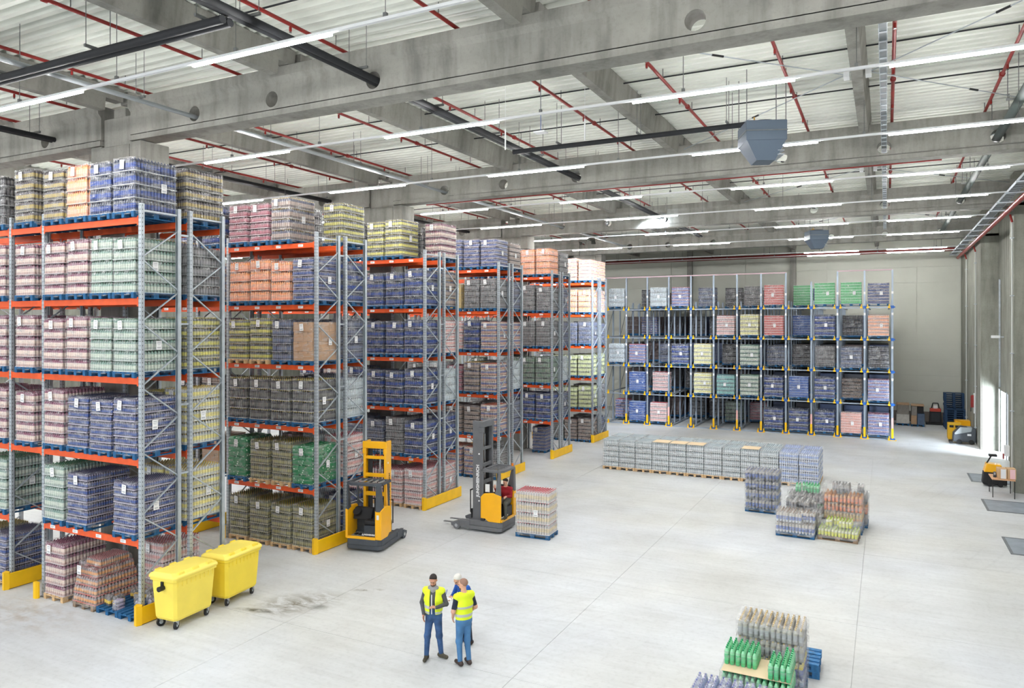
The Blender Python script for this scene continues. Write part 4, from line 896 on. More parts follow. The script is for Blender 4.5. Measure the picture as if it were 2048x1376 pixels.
# ------------------------------------------------------------ YELLOW WHEELED CONTAINERS
def container(loc, rz, label, knob, M_BINY=M_BINY):
    t = thing('waste_container', label, 'container', loc, rz)
    hw, hl = .36, .58
    def ring(a, b, z, ch=.06): return [(-a + ch, -b, z), (a - ch, -b, z), (a, -b + ch, z), (a, b - ch, z), (a - ch, b, z), (-a + ch, b, z), (-a, b - ch, z), (-a, -b + ch, z)]
    R_ = [ring(.31, .53, .2), ring(.335, .56, .26), ring(.37, .61, .95), ring(.375, .62, 1.12), ring(.41, .655, 1.13), ring(.41, .655, 1.19)]
    vs = [p for r in R_ for p in r]; fs = [(k * 8 + i, k * 8 + (i + 1) % 8, (k + 1) * 8 + (i + 1) % 8, (k + 1) * 8 + i) for k in range(5) for i in range(8)] + [tuple(reversed(range(8))), tuple(range(40, 48))]
    obj('body', MB().add(vs, fs), M_BINY, t, bevel=.008)
    rb = MB().box(-.012, -.01, 0, .012, .03, .13).mesh('rib')
    for k in range(9):
        y = -.52 + k * .13
        for s_ in (-1, 1): o = obj('rib', rb, M_BINY, t, (s_ * .378, y, 1.0), R(90) * s_)
    L_ = [ring(.43, .675, 1.19), ring(.43, .675, 1.235), ring(.40, .65, 1.27), ring(.3, .6, 1.315)]
    vs = [p for r in L_ for p in r]; fs = [(k * 8 + i, k * 8 + (i + 1) % 8, (k + 1) * 8 + (i + 1) % 8, (k + 1) * 8 + i) for k in range(3) for i in range(8)] + [tuple(reversed(range(8))), tuple(range(24, 32))]
    obj('lid', MB().add(vs, fs), M_BINL, t, bevel=.012)
    for y in (-.42, 0, .42):
        for x in (-.36, .36): obj('lid_handle', MB().box(x - .035, y - .09, 1.25, x + .035, y + .09, 1.325, taper=.01), M_BINY, t, bevel=.008)
    obj('hinge_bar', MB().cyl((-.4, -.6, 1.24), (-.4, .6, 1.24), .022, n=8), M_BINL, t)
    if knob:
        obj('lift_arm', MB().box(-.02, -.66, .92, .04, -.62, 1.12).cyl((.03, -.76, .98), (.03, -.6, .98), .06, .05, n=12), M_BLACK, t)
    for sx in (-1, 1):
        for sy in (-1, 1):
            w = obj('caster', MB().box(-.04, -.05, .13, .04, .03, .2).box(-.05, -.03, .08, -.035, .03, .18).box(.035, -.03, .08, .05, .03, .18), M_CHROME, t, (sx * .24, sy * .45, .02), R(20) * sx)
            obj('wheel', MB().cyl((-.025, 0, 0), (.025, 0, 0), .1, n=18).cyl((-.03, 0, 0), (.03, 0, 0), .045, n=12, m=1), [M_BLACK, M_GALV], w, (0, 0, .08))
    return t
container((-14.83, 12.02, 0), R(4), 'pale yellow wheeled waste container with black side knob, nearest to the viewer', True, mat('container_pale', srgb(250, 226, 92), .45, 0, .05, 2))
container((-14.93, 13.55, 0), R(6), 'brighter yellow wheeled waste container standing behind the first one', False)

# ------------------------------------------------------------ REACH TRUCKS
def text_mesh(s, size, m, parent, loc, rot, name='lettering', ext=.002, xs=1.):
    cu = bpy.data.curves.new(name, 'FONT'); cu.body = s; cu.size = size; cu.extrude = ext; cu.align_x = 'CENTER'; cu.align_y = 'CENTER'; cu.space_character = 1.05; cu.offset = .004 * size / .1
    tmp = bpy.data.objects.new('t', cu); COL.objects.link(tmp); bpy.context.view_layer.update()
    me = bpy.data.meshes.new_from_object(tmp.evaluated_get(bpy.context.evaluated_depsgraph_get())); bpy.data.objects.remove(tmp)
    me.materials.clear(); me.materials.append(m); o = bpy.data.objects.new(name, me); COL.objects.link(o); o.parent = parent; o.location = loc; o.rotation_euler = rot; o.scale = (xs, 1, 1); return o
def reach_truck(loc, rz, label, mastc, H, mir, letters, forks_y=2.45):
    t = thing('reach_truck', label, 'forklift', loc, rz); s = -1 if mir else 1
    def X(mb): return mb
    G = M_TRUCKG if mir else M_TRUCKD; Y = M_TRUCKY
    P = [(-.62, .16), (-.52, .02), (.52, .02), (.62, .16), (.62, 1.25), (-.62, 1.25)]
    P2 = [(-.6, .14), (-.5, .0), (.5, .0), (.6, .14), (.6, 1.25), (-.6, 1.25)]
    obj('chassis', X(MB().prism(P, 'z', .07, .2).prism(P2, 'z', .2, .39)), G, t, bevel=.02)
    for sx in (-1, 1):
        lg = obj('support_leg', X(MB().box(sx * .5 - .12, 1.2, .1, sx * .5 + .12, 1.62, .33).prism([(1.62, .1), (1.92, .1), (1.95, .2), (1.62, .33)], 'x', sx * .5 - .12, sx * .5 + .12)), G, t, bevel=.015)
        obj('load_wheel', X(MB().cyl((sx * .5 - .07 + sx * .06, 1.72, .14), (sx * .5 + .07 + sx * .06, 1.72, .14), .135, n=18).cyl((sx * .5 - .08 + sx * .06, 1.72, .14), (sx * .5 + .08 + sx * .06, 1.72, .14), .06, n=12, m=1)), [G, M_CHROME], lg)
    obj('drive_wheel', X(MB().cyl((-.3, .3, .16), (-.18, .3, .16), .16, n=18)), M_BLACK, t)
    obj('side_cover', X(MB().prism([(.03, .39), (.5, .39), (.62, .48), (.78, .48), (.78, 1.2), (.66, 1.32), (.34, 1.36), (.03, 1.28)], 'x', .4, .61)), Y, t, bevel=.02)
    obj('front_cover', X(MB().box(-.6, .66, .39, .4, .8, 1.12)), M_DARK, t, bevel=.02)
    obj('far_side_panel', X(MB().prism([(.03, .39), (.5, .39), (.62, .48), (.78, .48), (.78, 1.2), (.66, 1.32), (.34, 1.36), (.03, 1.28)], 'x', -.61, -.53)), Y, t, bevel=.015)
    obj('sill', X(MB().box(-.55, .0, .39, .42, .06, .47)), Y, t, bevel=.01)
    obj('cab_floor', X(MB().box(-.53, .06, .39, .4, .66, .42)), M_GREYP, t)
    obj('dashboard', X(MB().prism([(.36, .9), (.66, .9), (.66, 1.24), (.5, 1.24)], 'x', -.52, .1)), M_BLACK, t, bevel=.02)
    w = obj('steering_wheel', X(MB().cyl((-.38, .42, 1.1), (-.38, .36, 1.16), .13, n=18).cyl((-.38, .5, 1.0), (-.38, .4, 1.1), .03, n=8)), M_BLACK, t)
    for k in range(3): obj('pedal', X(MB().box(-.44 + k * .14, .3, .43, -.36 + k * .14, .44, .46)), M_BLACK, t)
    st = obj('seat', X(MB().box(-.02, .12, .8, .38, .58, .94)), M_BLACK, t, bevel=.04)
    obj('seat_base', X(MB().box(.0, .08, .42, .39, .6, .8)), M_DARK, t, bevel=.02)
    obj('backrest', X(MB().prism([(.28, .92), (.4, .92), (.42, 1.45), (.34, 1.48)], 'y', .14, .56)), M_BLACK, t, bevel=.03)
    # overhead guard
    def gp(name, a, b, w_, m=G): obj(name, X(MB().bar(a, b, w_, w_)), m, t, bevel=.008)
    obj('guard_post', X(MB().prism([(.04, 1.25), (.26, 1.3), (.18, 1.75), (.12, 2.06), (.05, 2.06)], 'x', -.58, -.52)), G, t, bevel=.015); gp('guard_post', (-.55, .74, 1.1), (-.53, .72, 2.06), .05)
    obj('guard_post', X(MB().prism([(.02, 1.25), (.32, 1.3), (.2, 1.75), (.12, 2.06), (.04, 2.06)], 'x', .42, .58)), G, t, bevel=.02); gp('guard_post', (.54, .74, 1.2), (.52, .7, 2.06), .05)
    z = 2.08
    obj('roof_frame', X(MB().prism([(-.6, .1), (-.4, -.02), (.4, -.02), (.6, .1), (.6, .19), (-.6, .19)], 'z', z - .04, z + .04).box(-.6, .7, z - .04, .6, .78, z + .04).box(-.6, .1, z - .04, -.52, .78, z + .04).box(.52, .1, z - .04, .6, .78, z + .04)), G, t, bevel=.01)
    for k in range(5): x = -.4 + k * .2; obj('roof_slat', X(MB().box(x - .018, .14, z - .01, x + .018, .74, z + .02)), G if mir else M_GREYP, t)
    # mast
    mc = mastc
    for sx in (-1, 1):
        r = obj('mast_rail', X(MB().box(sx * .36 - .04, .82, .12, sx * .36 + .04, 1.2, H - .45 if False else H)), mc, t, bevel=.012)
    for z0 in ((.9, 1.0), (1.55, 1.68), (2.15, 2.27), (2.72, 2.82)): obj('mast_crossbar', X(MB().box(-.33, .84, z0[0], .33, .9, z0[1])), mc, t, bevel=.01)
    obj('mast_head', X(MB().box(-.42, .8, H - .22, .42, .95, H).box(-.42, .8, H - .4, -.3, .95, H - .22).box(.3, .8, H - .4, .42, .95, H - .22)), mc, t, bevel=.02)
    for sx in (-1, 1): obj('inner_mast', X(MB().box(sx * .26 - .03, .95, .14, sx * .26 + .03, 1.15, H - .1)), M_BLACK, t)
    obj('lift_cylinder', X(MB().cyl((.1, 1.02, .2), (.1, 1.02, H - .5), .04, n=10).cyl((.1, 1.02, H - .5), (.1, 1.02, H - .15), .022, n=8)), M_CHROME, t)
    for k in (-.08, .02): obj('hose', X(MB().cyl((k, .98, .8), (k, .98, H - .2), .012, n=6)), M_BLACK, t)
    c = obj('fork_carriage', X(MB().box(-.38, 1.24, .22, .38, 1.3, .32).box(-.38, 1.24, .55, .38, 1.3, .65).box(-.38, 1.2, .2, -.3, 1.28, .7).box(.3, 1.2, .2, .38, 1.28, .7)), M_BLACK, t)
    for k in range(5): x = -.42 + k * .21; obj('load_backrest', X(MB().box(x - .012, 1.26, .6, x + .012, 1.29, 1.35)), M_BLACK, c)
    obj('load_backrest', X(MB().box(-.44, 1.26, 1.33, .44, 1.29, 1.37)), M_BLACK, c)
    for sx in (-1, 1): obj('fork', X(MB().box(sx * .22 - .05, 1.3, .1, sx * .22 + .05, 1.34, .62).prism([(1.3, .09), (forks_y, .1), (forks_y, .115), (1.3, .135)], 'x', sx * .22 - .05, sx * .22 + .05)), M_TRUCKG, t)
    for k, zz in enumerate((1.0, 2.6)): obj('reflector', MB().cyl((s * .402, .95, zz), (s * .41, .95, zz), .03, n=10), M_PAPER, t)
    # lettering
    lm = M_WHITEM if mir else M_BLACK
    text_mesh(letters, .15 if mir else .12, lm, t, (s * .404, 1.0 if mir else 1.06, 1.68 if mir else 1.82), (R(90), R(-90), R(90 * s)) if False else Matrix(((0, 0, s), (0, -s * 0 + 0, 0), (1, 0, 0))).to_euler() if False else (0, 0, 0), xs=1.0)
    lo = [c_ for c_ in t.children if c_.name.startswith('lettering')][-1]
    # text x-axis up (+z), text normal outward
    xa = Vector((0, 0, 1)); na = Vector((s, 0, 0)); ya = na.cross(xa); lo.rotation_euler = Matrix((xa, ya, na)).transposed().to_euler()
    if mir: obj('logo_mark', X(MB().prism([(.94, 1.0), (1.06, 1.0), (1.0, 1.1)], 'x', .402, .408)), M_RED, t)
    o2 = text_mesh(letters, .07, M_WHITEM, t, (s * .2, .075, .52), (R(90), 0, 0))
    obj('warning_sticker', X(MB().box(.62, .14, 1.0, .622, .22, 1.14) if False else MB().box(.46, .022, 1.02, .54, .0285, 1.16)), M_WHITEM, t)
    if mir: obj('warning_light', X(MB().cyl((.45, .1, z + .04), (.45, .1, z + .13), .04, n=12)), mat('beacon', srgb(240, 130, 30), .3), t)
    if mir: obj('clipboard', X(MB().box(-.5, .5, 1.36, -.48, .66, 1.62)), M_WHITEM, t)
    return t
reach_truck((-14.38, 18.12, 0), R(11), 'parked driverless reach truck with a yellow mast beside the second double rack', M_TRUCKY, 3.28, False, 'JUNGHEINRICH')
reach_truck((-11.43, 22.28, 0), R(91), 'reach truck with a grey mast and low forks, driven by a person in red', M_TRUCKG, 3.72, True, 'JUNGHEINRICH')

# ------------------------------------------------------------ PEOPLE: implicit surfaces meshed as one body
def nets(prims, h=.011, k=.02):
    lo = np.array([min(p['lo'][i] for p in prims if not p.get('cut')) for i in range(3)]) - 3 * h; hi = np.array([max(p['hi'][i] for p in prims if not p.get('cut')) for i in range(3)]) + 3 * h
    n = np.ceil((hi - lo) / h).astype(int) + 1; Fd = np.full(n, 9.0, np.float32); Id = np.zeros(n, np.int16); Bd = np.full(n, 9.0, np.float32)
    ax = [lo[i] + h * np.arange(n[i]) for i in range(3)]
    for p in prims:
        m_ = p.get('k', k) + 3 * h; i0 = np.clip(((np.array(p['lo']) - m_ - lo) / h).astype(int), 0, n - 1); i1 = np.clip(((np.array(p['hi']) + m_ - lo) / h).astype(int) + 2, 1, n)
        sl = tuple(slice(a, b) for a, b in zip(i0, i1)); g = np.meshgrid(*[ax[i][i0[i]:i1[i]] for i in range(3)], indexing='ij'); Pp = np.stack(g, -1)
        d = p['f'](Pp).astype(np.float32)
        if p.get('cut'): Fd[sl] = np.maximum(Fd[sl], -d); continue
        kk = p.get('k', k); a = Fd[sl]; hh = np.clip(kk - np.abs(a - d), 0, None) / kk; Fd[sl] = np.minimum(a, d) - hh * hh * kk * .25
        b = Bd[sl]; w = d - p.get('pri', 0) < b; Id[sl] = np.where(w, p['m'], Id[sl]); Bd[sl] = np.where(w, d - p.get('pri', 0), b)
    S = Fd < 0; c = np.zeros(np.array(Fd.shape) - 1, np.int8)
    for i in (0, 1):
        for j in (0, 1):
            for l in (0, 1): c += S[i:S.shape[0] - 1 + i, j:S.shape[1] - 1 + j, l:S.shape[2] - 1 + l]
    act = (c > 0) & (c < 8); idx = np.full(act.shape, -1, np.int64); cells = np.argwhere(act); idx[act] = np.arange(len(cells))
    acc = np.zeros((len(cells), 3)); cnt = np.zeros(len(cells)); co = [(i, j, l) for i in (0, 1) for j in (0, 1) for l in (0, 1)]
    for a in co:
        for ax_ in range(3):
            if a[ax_]: continue
            b = list(a); b[ax_] = 1; A = cells + a; Bc = cells + b; fa = Fd[tuple(A.T)]; fb = Fd[tuple(Bc.T)]; x = (fa < 0) != (fb < 0)
            tt = np.where(x, fa / np.where(fa - fb == 0, 1, fa - fb), 0); pt = A.astype(float); pt[:, ax_] += tt; acc[x] += pt[x]; cnt[x] += 1
    V_ = lo + h * acc / cnt[:, None]; faces = []
    for ax_ in range(3):
        o = [i for i in range(3) if i != ax_]; s0 = [slice(1, -1)] * 3; s1 = [slice(1, -1)] * 3; s0[ax_] = slice(0, -1); s1[ax_] = slice(1, None)
        A = S[tuple(s0)]; Bc = S[tuple(s1)]; e = np.argwhere(A != Bc); sg = A[tuple(e.T)]
        base = e.copy(); base[:, o[0]] += 1; base[:, o[1]] += 1
        q = []
        for d0, d1 in ((-1, -1), (0, -1), (0, 0), (-1, 0)):
            cc = base.copy(); cc[:, o[0]] += d0; cc[:, o[1]] += d1; q.append(idx[tuple(cc.T)])
        q = np.stack(q, 1); fl = sg if ax_ != 1 else ~sg; q = np.where(fl[:, None], q, q[:, ::-1]); faces.append(q)
    Fq = np.concatenate(faces); Fq = Fq[(Fq >= 0).all(1)]
    # one smoothing pass
    nb = np.zeros_like(V_); nc = np.zeros(len(V_))
    for a, b in ((0, 1), (1, 2), (2, 3), (3, 0)):
        np.add.at(nb, Fq[:, a], V_[Fq[:, b]]); np.add.at(nb, Fq[:, b], V_[Fq[:, a]]); np.add.at(nc, Fq[:, a], 1); np.add.at(nc, Fq[:, b], 1)
    V2 = V_ * .6 + .4 * nb / np.maximum(nc, 1)[:, None]
    gi = np.clip(np.rint((V2[Fq].mean(1) - lo) / h).astype(int), 0, n - 1); return V2, Fq, Id[tuple(gi.T)]
def cap(a, b, ra, rb, m, k=None, fx=1., cut=False, pri=0):
    a = np.array(a, float); b = np.array(b, float); r = max(ra, rb) * max(1, fx)
    def f(P):
        ba = b - a; t = np.clip(((P - a) @ ba) / (ba @ ba + 1e-9), 0, 1); q = P - (a + t[..., None] * ba); q = q / np.array([fx, 1, 1]); rr = ra + (rb - ra) * t
        return np.sqrt((q ** 2).sum(-1)) - rr
    d = dict(f=f, lo=np.minimum(a, b) - r, hi=np.maximum(a, b) + r, m=m, cut=cut, pri=pri)
    if k: d['k'] = k
    return d
def ell(c, r, m, k=None, cut=False, pri=0):
    c = np.array(c, float); r = np.array(r, float)
    def f(P):
        q = (P - c) / r; L = np.sqrt((q ** 2).sum(-1)); return (L - 1) * r.min()
    d = dict(f=f, lo=c - r, hi=c + r, m=m, cut=cut, pri=pri)
    if k: d['k'] = k
    return d
def bx(lo, hi, cut=True):
    lo = np.array(lo, float); hi = np.array(hi, float); c = (lo + hi) / 2; e = (hi - lo) / 2
    def f(P): q = np.abs(P - c) - e; return np.sqrt((np.clip(q, 0, None) ** 2).sum(-1)) + np.minimum(q.max(-1), 0)
    return dict(f=f, lo=lo, hi=hi, m=0, cut=cut)
def sdf_obj(name, prims, mats, parent, h=.011, k=.02, loc=(0, 0, 0)):
    v, f, m = nets(prims, h, k); me = bpy.data.meshes.new(name); me.from_pydata(v.tolist(), [], f.tolist())
    me.polygons.foreach_set('material_index', np.clip(m, 0, len(mats) - 1).astype(np.int32)); me.polygons.foreach_set('use_smooth', np.ones(len(f), bool)); me.update()
    for q in mats: me.materials.append(q)
    o = bpy.data.objects.new(name, me); COL.objects.link(o); o.parent = parent; o.location = loc; return o
M_SKIN = mat('skin', srgb(206, 150, 124), .55); M_SKIN2 = mat('skin_pale', srgb(216, 166, 142), .55)
M_JEAN = mat('jeans', srgb(58, 90, 134), .85, 0, .42, 5, .2, 80); M_JEAN2 = mat('light_jeans', srgb(74, 122, 168), .85, 0, .2, 4, .2, 80)
M_HOOD = mat('grey_hoodie', srgb(82, 84, 88), .9, 0, .12, 12); M_TEE = mat('navy_tee', srgb(36, 44, 60), .9); M_SHIRT = mat('blue_shirt', srgb(34, 88, 176), .85, 0, .1, 8)
M_HIVIS = mat('hi_vis_yellow', srgb(226, 246, 40), .6, 0, .04, 6); M_REFL = mat('reflective_band', srgb(188, 194, 190), .35, .2)
M_HAIRD = mat('dark_hair', srgb(44, 38, 36), .8, 0, .2, 60); M_HAIRW = mat('white_hair', srgb(226, 224, 220), .8, 0, .06, 60); M_STUB = mat('shaved_stubble', srgb(150, 116, 100), .7)
M_SHOE = mat('work_shoe', srgb(74, 70, 56), .7, 0, .3, 18); M_SHOEB = mat('brown_shoe', srgb(58, 44, 40), .6); M_EYE = mat('eye_dark', srgb(40, 34, 34), .4); M_LIP = mat('lips', srgb(170, 100, 90), .6)
M_SWEAT = mat('red_sweater', srgb(150, 22, 34), .85, 0, .12, 10); M_GTROU = mat('grey_trousers', srgb(92, 94, 88), .85, 0, .1, 10); M_BEARD = mat('stubble_beard', srgb(96, 74, 64), .85)
def hand(wr, dr, up, m, curl=.6, side=1, sc=1.):
    "palm, four curled fingers, thumb; dr: finger direction, up: back-of-hand normal"
    wr = Vector(wr); dr = Vector(dr).normalized(); up = Vector(up); up = (up - dr * up.dot(dr)).normalized(); sd = dr.cross(up) * side; P = []
    pal = wr + dr * .05 * sc; P.append(cap(wr, wr + dr * .02 * sc, .026 * sc, .024 * sc, m, .015))
    for q in (-.026, -.009, .009, .026): P.append(cap(wr + dr * .015 * sc + sd * q * .6 * sc, wr + dr * .085 * sc + sd * q * sc, .016 * sc, .0125 * sc, m, .01))
    for i, (q, L) in enumerate(((-.028, .062), (-.0095, .075), (.0095, .07), (.028, .054))):
        a = wr + dr * .085 * sc + sd * q * sc; d1 = (dr - up * curl * .5).normalized(); b = a + d1 * L * .55 * sc; d2 = (dr - up * curl * 1.6).normalized(); c = b + d2 * L * .5 * sc
        P.append(cap(a, b, .0095 * sc, .0088 * sc, m, .003)); P.append(cap(b, c, .0088 * sc, .0075 * sc, m, .003))
    a = wr + dr * .025 * sc - sd * .026 * sc; b = a + (dr * .7 - sd * .8).normalized() * .04 * sc; c = b + (dr * .9 - sd * .1 - up * .4 * curl).normalized() * .032 * sc
    P.append(cap(a, b, .0125 * sc, .0105 * sc, m, .006)); P.append(cap(b, c, .0105 * sc, .0085 * sc, m, .003)); return P
def xf(M, prims_fn):
    return prims_fn
def head(c, yaw, pitch, ms, mh, hair, scale=1., beard=None):
    "c: head centre; returns (body prims, hair prims). Local face looks +y"
    M = Matrix.Rotation(yaw, 3, 'Z') @ Matrix.Rotation(pitch, 3, 'X'); c = Vector(c)
    def T(p): return tuple(c + M @ (Vector(p) * scale))
    def e(p, r, m, k=None, pri=0):
        # ellipsoid in head frame
        cc = np.array(p, float) * scale; rr = np.array(r, float) * scale; Mi = np.array(M.transposed()); C0 = np.array(c)
        def f(P): q = (P - C0) @ Mi.T; q = (q - cc) / rr; return (np.sqrt((q ** 2).sum(-1)) - 1) * rr.min()
        w = np.array(T(p)); R0 = rr.max(); d = dict(f=f, lo=w - R0, hi=w + R0, m=m, pri=pri)
        if k: d['k'] = k
        return d
    B = [e((0, -.012, .03), (.076, .094, .088), ms), e((0, .02, -.035), (.06, .068, .078), ms), e((0, .045, -.085), (.032, .03, .022), ms, .02),
         cap(T((0, .085, .01)), T((0, .107, -.022)), .009 * scale, .014 * scale, ms, .012), e((0, .082, .028), (.05, .014, .01), ms, .012),
         e((.077, -.008, -.005), (.011, .02, .03), ms, .006), e((-.077, -.008, -.005), (.011, .02, .03), ms, .006)]
    B += [e((sx * .029, .083, .008), (.013, .008, .006), 4, .004, .006) for sx in (-1, 1)] + [e((0, .086, -.052), (.024, .009, .008), 5, .004, .004)]
    if beard is not None: B.append(e((0, .03, -.075), (.056, .062, .045), beard, .01, .003))
    Hh = []
    if hair == 'short': Hh = [e((0, -.02, .042), (.08, .096, .084), 0), e((0, .035, .1), (.058, .05, .03), 0, .02)]
    if hair == 'buzz': Hh = [e((0, -.022, .036), (.079, .096, .087), 0)]
    if hair == 'white': Hh = [e((0, -.025, .045), (.086, .1, .088), 0)]
    if Hh:
        def fcut(P, C0=np.array(c), Mi=np.array(M.transposed())): q = (P - C0) @ Mi.T / scale; y = q[..., 1]; z = q[..., 2]; return np.minimum(9, (z - (.0 + 1.0 * np.clip(y + .02, -.08, .2)))) * .7   # keep above this plane
        lo = np.array(c) - .16; hi = np.array(c) + .16
        Hh.append(dict(f=lambda P: fcut(P), lo=lo, hi=hi, m=0, cut=True))
        Hh[-1]['f'] = (lambda g: (lambda P: g(P)))(fcut)
    return B, Hh
def person(label, loc, rz, J, mats, shoe_mat, headp, vest=None, extra=None, hands=(), sleeve=3, cloth=None):
    "J: joints; materials 0 skin,1 top,2 trousers,3 sleeve,4 eye,5 lips,6 beard"
    t = thing('person', label, 'person', loc, rz)
    g = lambda n: J[n]
    P = [cap((0, 0, 0) if False else g('pel'), g('waist'), .125, .118, 2, .05, fx=1.22), cap(g('waist'), g('chest'), .118, .125, 1, .05, fx=1.28), cap(g('chest'), g('upch'), .12, .085, 1, .05, fx=1.5),
         cap(g('neck'), g('headb'), .058, .055, 0, .03)]
    for s_ in 'LR':
        P += [cap(g('upch'), g('sh' + s_), .075, .064, 1, .04), cap(g('sh' + s_), g('el' + s_), .058, .046, sleeve if sleeve == 1 else 1, .03)]
        if sleeve == 1: P.append(cap(g('el' + s_), g('wr' + s_), .045, .034, 1, .02))
        else: P += [cap(tuple(np.array(g('sh' + s_)) * .35 + np.array(g('el' + s_)) * .65), g('el' + s_), .043, .041, 0, .02, pri=.006), cap(g('el' + s_), g('wr' + s_), .042, .028, 0, .02)]
        P += [cap(g('hip' + s_), g('kn' + s_), .092, .066, 2, .05), cap(g('kn' + s_), g('an' + s_), .064, .05, 2, .03), ell(tuple(np.array(g('kn' + s_)) + [0, .01, 0]), (.066, .064, .075), 2, .03)]
    P.append(ell(tuple(np.array(g('pel')) + [0, -.035, -.01]), (.155, .11, .1), 2, .04))
    for hd in hands: P += hand(*hd)
    hb, hh = head(*headp); P += hb
    if extra: P += extra
    sdf_obj('body', P, mats, t, .0105, .02)
    if hh: sdf_obj('hair', hh, [cloth], t, .008, .01)
    for s_ in 'LR':
        a = np.array(g('an' + s_)); toe = np.array(g('toe' + s_)); d = toe - a; d[2] = 0; d = d / np.linalg.norm(d)
        z = a[2] - .09
        q = [cap(tuple(a + [0, 0, -.01]), tuple(a * [1, 1, 0] + [0, 0, z + .05] - d * .01), .05, .045, 0, .03), cap(tuple(a * [1, 1, 0] + [0, 0, z + .048] - d * .05), tuple(a * [1, 1, 0] + [0, 0, z + .042] + d * .15), .045, .04, 0, .03)]
        lo_ = a - .35; lo_[2] = z - .3; hi_ = a + .35; hi_[2] = z + .002; q.append(bx(lo_, hi_))
        sdf_obj('shoe', q, [shoe_mat], t, .01, .02)
    if vest:
        q = [cap(g('waist'), g('chest'), .142, .148, 0, .05, fx=1.28), cap(g('pel'), g('waist'), .142, .14, 0, .05, fx=1.22), cap(g('chest'), g('upch'), .145, .108, 0, .05, fx=1.42)]
        for s_ in 'LR': q.append(cap(g('upch'), tuple(np.array(g('upch')) * .05 + np.array(g('sh' + s_)) * .95), .096, .082, 0, .04))
        zb = vest['hem']; q.append(bx((-.6, -.6, zb - .5), (.6, .6, zb)))
        for s_ in 'LR':
            s0 = np.array(g('sh' + s_)); e0 = np.array(g('el' + s_)); q.append(cap(tuple(s0 + (e0 - s0) * .32 + [np.sign(s0[0]) * .02, 0, 0]), tuple(e0), .07, .066, 0, cut=True))
        q.append(cap(g('neck'), tuple(np.array(g('neck')) + [0, .06, .12]), .075, .09, 0, cut=True))
        if vest.get('open'): q.append(bx((-vest['open'], .0, zb - .2), (vest['open'] * .9, .5, 1.6)))
        v, f, m = nets(q, .012, .03); zc = v[f].mean(1)[:, 2]; mm = np.zeros(len(f), int)
        for a, b in vest['bands']: mm[(zc > a) & (zc < b)] = 1
        me = bpy.data.meshes.new('vest'); me.from_pydata(v.tolist(), [], f.tolist()); me.polygons.foreach_set('material_index', mm.astype(np.int32)); me.polygons.foreach_set('use_smooth', np.ones(len(f), bool)); me.update(); me.materials.append(M_HIVIS); me.materials.append(M_REFL)
        o = bpy.data.objects.new('vest', me); COL.objects.link(o); o.parent = t
    return t
def face(dx, dy): return math.atan2(-dx, dy)
def J0(**k):
    J = dict(pel=(0, 0, .95), waist=(0, .0, 1.08), chest=(0, .0, 1.27), upch=(0, -.01, 1.42), neck=(0, -.005, 1.48), headb=(0, .02, 1.6), shL=(-.175, -.01, 1.43), shR=(.175, -.01, 1.43), elL=(-.24, -.03, 1.14), elR=(.24, -.03, 1.14), wrL=(-.22, .08, .92), wrR=(.22, .08, .92),
             hipL=(-.085, 0, .9), hipR=(.085, 0, .9), knL=(-.11, .02, .5), knR=(.11, .02, .5), anL=(-.13, -.02, .1), anR=(.13, -.02, .1), toeL=(-.17, .14, .03), toeR=(.17, .14, .03)); J.update(k); return J
# left man: open grey hoodie, hi-vis vest, right hand by the pocket, left hand raised holding a phone, looking down
J = J0(knL=(-.12, .05, .5), anL=(-.14, .06, .1), toeL=(-.14, .24, .03), knR=(.12, .0, .5), anR=(.14, -.08, .1), toeR=(.3, .0, .03), elL=(-.275, -.06, 1.15), wrL=(-.2, .07, .96), elR=(.27, -.02, 1.16), wrR=(.1, .19, 1.17))
J['wrL'], J['wrR'] = (-.2, .07, .96), (.11, .2, 1.16)
J = {k: (-v[0], v[1], v[2]) for k, v in J.items()}
M_HOODG = mat('hood_grey', srgb(150, 150, 152), .9)
t = person('dark-haired man in open grey hoodie and yellow vest, looking down at his hand', (-8.45, 13.0, 0), face(.3, -.95), J, [M_SKIN, M_HOOD, M_JEAN, M_HOOD, M_EYE, M_LIP, M_HOODG, M_BEARD], M_SHOE,
       ((0, .045, 1.665), .05, R(-24), 0, 0, 'short', 1.0, 7), vest=dict(hem=.97, bands=((1.1, 1.15), (.99, 1.03)), open=.06), hands=[((.2, .08, .95), (-.1, .3, -1), (1, 0, 0), 0, .5, 1), ((-.1, .2, 1.165), (1, .3, .1), (0, .2, 1), 0, 1.1, -1)], sleeve=1,
       extra=[cap((-.07, .03, 1.5), (.07, .03, 1.5), .05, .05, 6, .02, pri=.01), cap((0, .06, 1.46), (0, -.03, 1.5), .04, .06, 6, .02)], cloth=M_HAIRD)
obj('zip', MB().box(-.008, .153, 1.0, .008, .168, 1.4), M_WHITEM, t)
# right man: back to the viewer, shaved head, short navy sleeves, hands in front pockets
J = J0(knL=(-.09, .03, .5), anL=(-.085, .0, .1), toeL=(-.1, .2, .03), knR=(.09, .02, .5), anR=(.1, -.04, .1), toeR=(.12, .14, .03), elL=(-.26, -.03, 1.16), wrL=(-.17, .15, .98), elR=(.26, -.03, 1.16), wrR=(.17, .15, .98))
person('shaven-headed man in yellow vest and jeans with his back to the viewer', (-7.75, 13.05, 0), face(-.86, .5), J, [M_SKIN2, M_TEE, M_JEAN2, M_TEE, M_EYE, M_LIP, M_BEARD], M_SHOEB,
       ((0, .035, 1.65), R(38), R(-10), 0, 0, 'buzz', 1.0, 6), vest=dict(hem=.96, bands=((1.2, 1.25), (1.04, 1.09)), open=.04), hands=[((-.17, .16, .97), (.2, .3, -1), (-1, .2, 0), 0, .5, -1), ((.17, .16, .97), (-.2, .3, -1), (1, .2, 0), 0, .5, 1)], sleeve=3, cloth=M_STUB)
